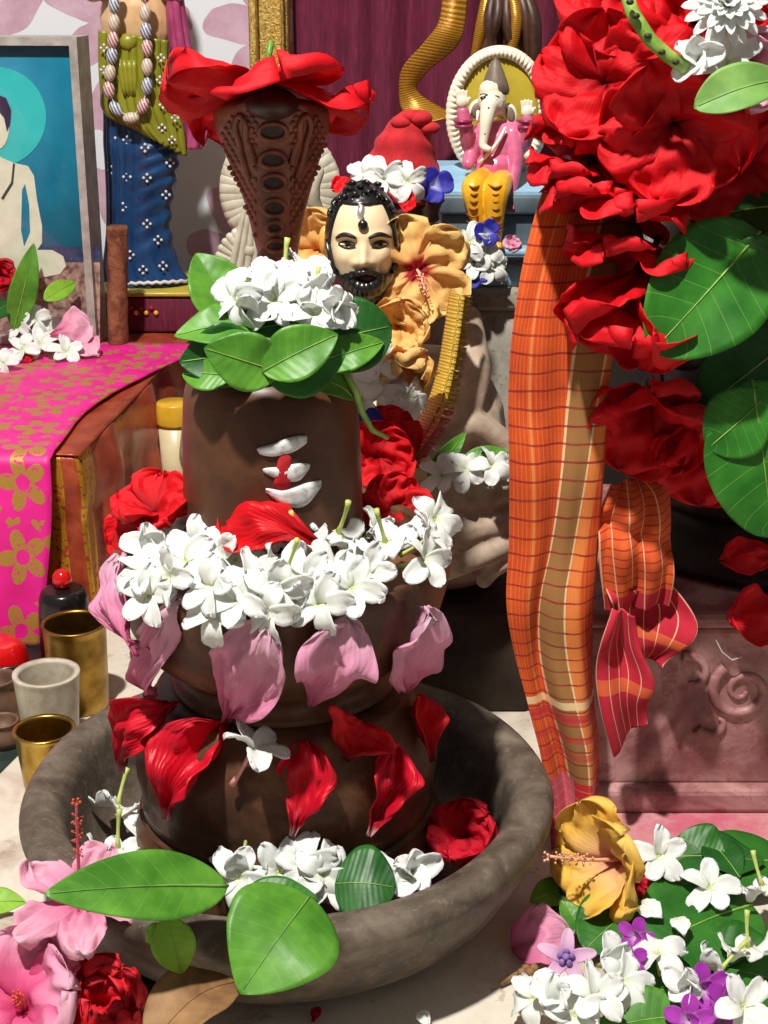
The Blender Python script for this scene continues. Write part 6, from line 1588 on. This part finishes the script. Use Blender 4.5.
BL = [
 ('large veined leaf in front of the dark idol, tip to the lower left', (760, 232, 0.96), (652, 352, 0.915), 0.078, (0.15, -0.95, 0.45), 'leaf_big', 'oval', 0.05),
 ('large torn leaf at the right edge, hanging below the veined one', (752, 380, 0.945), (772, 538, 0.925), 0.078, (0.0, -1, 0.15), 'leaf_big', 'oval', 0.04),
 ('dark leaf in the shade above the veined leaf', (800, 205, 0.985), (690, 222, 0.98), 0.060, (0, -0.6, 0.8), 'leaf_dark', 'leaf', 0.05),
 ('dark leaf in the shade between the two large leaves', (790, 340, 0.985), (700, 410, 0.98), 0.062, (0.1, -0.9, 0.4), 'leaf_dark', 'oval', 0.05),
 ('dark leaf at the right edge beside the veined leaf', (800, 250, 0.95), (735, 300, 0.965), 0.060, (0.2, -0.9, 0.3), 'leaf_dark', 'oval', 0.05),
]
for i, (lb, b, t, w, n, m, pr, bd) in enumerate(BL):
    leaf(lb, P(*b), P(*t), w, n, m, bd, 0.14, 0.02, pr, seed=i, group='leaves on the idol')
leaf('green leaf piece left of the torn leaf at the right edge', P(770, 392, 0.945), P(708, 448, 0.93), 0.048, (0.1, -1, 0.25), 'leaf_big', 0.05, 0.1, 0.02, 'broad')
loose('red petal on the idol base at the right edge, upper one', 'red_petal', P(790, 555, 1.036), P(722, 562, 1.036), 0.030, (0, -0.7, 0.7), 'red', 0.1, 0.3, 0.05, 'petal', 'red petals at the idol base')
loose('red petal on the pedestal top at the right edge, lower one', 'red_petal', P(800, 636, 1.000), P(728, 616, 1.000), 0.050, (0, -0.6, 0.8), 'red', 0.1, 0.3, 0.05, 'petal', 'red petals at the idol base')
v, f, u = tube([P(716, 640, 1.006), P(722, 652, 1.004), P(732, 660, 1.004), P(742, 657, 1.006)], 0.0006, 5)
tag(put('white_thread', mesh('white_thread', v, f, u, M['dot'])), 'short white thread stuck on the carved pedestal front', 'thread')

# ------------------------------------------------------------------ flowers round the bearded statue
hibiscus('peach_hibiscus', 'peach hibiscus with dark red eye beside the bearded face', P(417, 270, 1.196), (0.15, -1, 0.12), 0.62, 0.046, 'peach', 'style_cream', 'style_cream', 1.25, 1.62, 0.05, stalk=0.5, bend=(-0.3, -0.6), W=0.50)
hibiscus('peach_hibiscus', 'crumpled peach hibiscus below the bearded face', P(402, 352, 1.15), (0.15, -0.9, -0.5), 0.7, 0.036, 'apricot', a0=0.25, a1=0.8, ruffle=0.10, column=False, calyx=None)
hibiscus('peach_hibiscus', 'peach hibiscus tucked under the beard', P(398, 326, 1.185), (0.1, -0.95, 0.2), 0.3, 0.030, 'apricot', a0=0.45, a1=1.2, ruffle=0.08, column=False, calyx=None)
hibiscus('peach_hibiscus', 'peach hibiscus behind the left ear of the bearded statue', P(318, 250, 1.235), (-0.2, -0.95, 0.2), 0.6, 0.040, 'apricot', a0=0.5, a1=1.4, ruffle=0.06, column=False, calyx=None)
CJ = [((352, 376), 1.08, (-0.5, -0.8, 0.3), 0.2, 1), ((374, 362), 1.12, (0.1, -0.8, 0.6), 0.7, 0), ((380, 392), 1.12, (0.0, -0.9, 0.4), 0.1, 0), ((408, 398), 1.12, (0.4, -0.8, 0.4), 0.9, 1), ((362, 398), 1.10, (-0.3, -0.9, 0.2), 0.5, 0), ((398, 412), 1.115, (0.1, -0.8, -0.6), 0.4, 1), ((352, 352), 1.13, (-0.1, -0.8, 0.5), 0.3, 0)]
cluster([(P(*a, y), fc, sp, 0.042, k) for a, y, fc, sp, k in CJ], 'white jasmine on the chest of the bearded statue', 'jasmine on the statue chest')
DJ = [((442, 476), (-0.2, -0.7, 0.7), 0.2, 0), ((464, 470), (0, -0.7, 0.7), 0.7, 1), ((492, 466), (0.3, -0.6, 0.6), 0.4, 1)]
cluster([(P(*a, 1.125), fc, sp, 0.040, k) for a, fc, sp, k in DJ], 'white jasmine lying in the clay folds', 'jasmine in the clay folds')
leaf('slim green leaf lying in the clay folds behind the jasmine', P(428, 478, 1.13), P(466, 432, 1.15), 0.016, (0.3, -0.8, 0.5), 'leaf', 0.06, 0.2, 0.02)
leaf('second green leaf at the right in the clay folds', P(462, 460, 1.135), P(510, 452, 1.14), 0.016, (0.1, -0.7, 0.7), 'leaf', 0.06, 0.2, 0.02)
def pea(label, c, fc, sp, sz):
    o = flower_root('blue_pea_flower', label, c, fc, sp, sz, 'blue pea flowers')
    for k, rot in enumerate((0, 2.1, -2.1)):
        me = petal('pea', 0.018, 0.010, 0.8, 1.5, 0.6, 0.3, 0.04, 1, 0.2, 0, M['blue'], 8, 10); local('petal', me, o, Matrix.Rotation(rot, 4, 'Z'))
    v, f, u = tube([V(0, 0, 0), V(0.003, 0, -0.008), V(0.008, 0, -0.014)], [0.003, 0.002, 0.0015], 6); local('stalk', mesh('stalk', v, f, u, M['tube']), o)
pea('blue pea flower beside the shaft on the statue chest', P(366, 424, 1.075), (-0.2, -0.9, 0.3), 0.5, 0.9)
pea('blue pea flower at the right under the red cap', P(434, 186, 1.30), (0.2, -0.9, 0.3), 0.2, 1.0)
pea('blue pea flower upper of two before the blue throne', P(486, 233, 1.385), (0.2, -0.9, 0.3), 0.9, 0.8)
pea('blue pea flower lower of two before the blue throne', P(474, 275, 1.385), (0.0, -0.9, 0.4), 0.1, 0.9)
CJ2 = [((365, 176), 1.285, (-0.4, -0.8, 0.4), 0.1, 1), ((384, 180), 1.28, (0.1, -0.9, 0.4), 0.6, 0), ((408, 182), 1.28, (0.2, -0.9, 0.3), 0.4, 1)]
cluster([(P(*a, y), fc, sp, 0.042, k) for a, y, fc, sp, k in CJ2], 'white jasmine at the brim of the red cap', 'jasmine at the red cap')
loose('red petal at the left under the red cap', 'red_petal', P(360, 182, 1.275), P(332, 190, 1.27), 0.018, (0, -0.8, 0.6), 'red', 0.1, 0.3, 0.05, 'petal', 'red petals at the cap')
loose('red petal at the right under the red cap', 'red_petal', P(396, 202, 1.275), P(416, 206, 1.27), 0.018, (0, -0.8, 0.6), 'red', 0.1, 0.3, 0.05, 'petal', 'red petals at the cap')
GJ = [((470, 242), (-0.2, -0.8, 0.5), 0.2, 0), ((486, 252), (0.2, -0.8, 0.5), 0.6, 1), ((474, 262), (0, -0.9, 0.3), 0.9, 0), ((492, 268), (0.3, -0.8, 0.3), 0.3, 1)]
cluster([(P(*a, 1.385), fc, sp, 0.040, k) for a, fc, sp, k in GJ], 'white jasmine before the blue throne', 'jasmine at the throne')
hibiscus('pink_bud', 'small pink crumpled flower at the foot of the elephant-headed statue', P(511, 248, 1.395), (0.1, -0.7, 0.7), 0.3, 0.012, 'pink', a0=0.3, a1=1.2, ruffle=0.1, column=False, calyx=None)

# ------------------------------------------------------------------ flowers before the framed picture
TJ = [((45, 298), 0.055, (0.1, -0.9, 0.4), 0.2, 0), ((58, 306), 0.045, (0.4, -0.8, 0.4), 0.7, 0), ((36, 320), 0.040, (-0.2, -0.8, 0.5), 0.4, 1), ((20, 326), 0.034, (-0.4, -0.8, 0.5), 0.9, 0), ((22, 350), 0.016, (-0.2, -0.6, 0.7), 0.1, 0), ((40, 344), 0.020, (0.1, -0.7, 0.7), 0.6, 0), ((66, 352), 0.014, (0.2, -0.6, 0.7), 0.3, 0), ((4, 364), 0.012, (-0.3, -0.6, 0.7), 0.5, 1), ((50, 332), 0.026, (0.0, -0.7, 0.7), 0.8, 0)]
cluster([(FZ(*a, TZ + z), fc, sp, 0.044, k) for a, z, fc, sp, k in TJ], 'white jasmine in the heap before the framed picture', 'jasmine before the picture')
loose('upper pink petal in the heap before the framed picture', 'pink_petal', FZ(50, 336, TZ + 0.028), FZ(92, 326, TZ + 0.034), 0.044, (0.1, -0.8, 0.6), 'pink', 0.15, 0.2, 0.04, 'petal', 'pink petals before the picture')
loose('lower pink petal in the heap before the framed picture', 'pink_petal', FZ(70, 344, TZ + 0.014), FZ(98, 356, TZ + 0.008), 0.034, (0.2, -0.7, 0.7), 'pink', 0.12, 0.2, 0.04, 'petal', 'pink petals before the picture')
hibiscus('red_hibiscus', 'red flower at the left edge before the framed picture', FZ(2, 276, TZ + 0.085), (0.2, -0.9, 0.3), 0.4, 0.026, 'crimson', a0=0.3, a1=1.0, ruffle=0.1, column=False, calyx='calyx_dark', stem=2.6)
leaf('upright green leaf leaning on the framed picture', FZ(14, 330, TZ + 0.03), P(34, 243, FZ(14, 330, TZ + 0.03).y + 0.01), 0.034, (0.3, -0.95, 0.2), 'leaf', 0.06, 0.15, 0.02)
leaf('small lime leaf over the pattern at the bottom of the picture', FZ(44, 300, TZ + 0.07), FZ(76, 282, TZ + 0.082), 0.024, (0.1, -0.9, 0.4), 'leaf_lime', 0.06, 0.15, 0.02)
leaf('dark leaf at the left edge below the red flower', FZ(-14, 318, TZ + 0.05), FZ(14, 302, TZ + 0.058), 0.026, (0.1, -0.9, 0.4), 'leaf_dark', 0.06, 0.15, 0.02)
loose('thin red petal under the jasmine on the pink runner', 'red_petal', FZ(16, 362, TZ + 0.007), FZ(34, 358, TZ + 0.008), 0.012, (0, -0.4, 0.9), 'crimson', 0.06, 0.2)
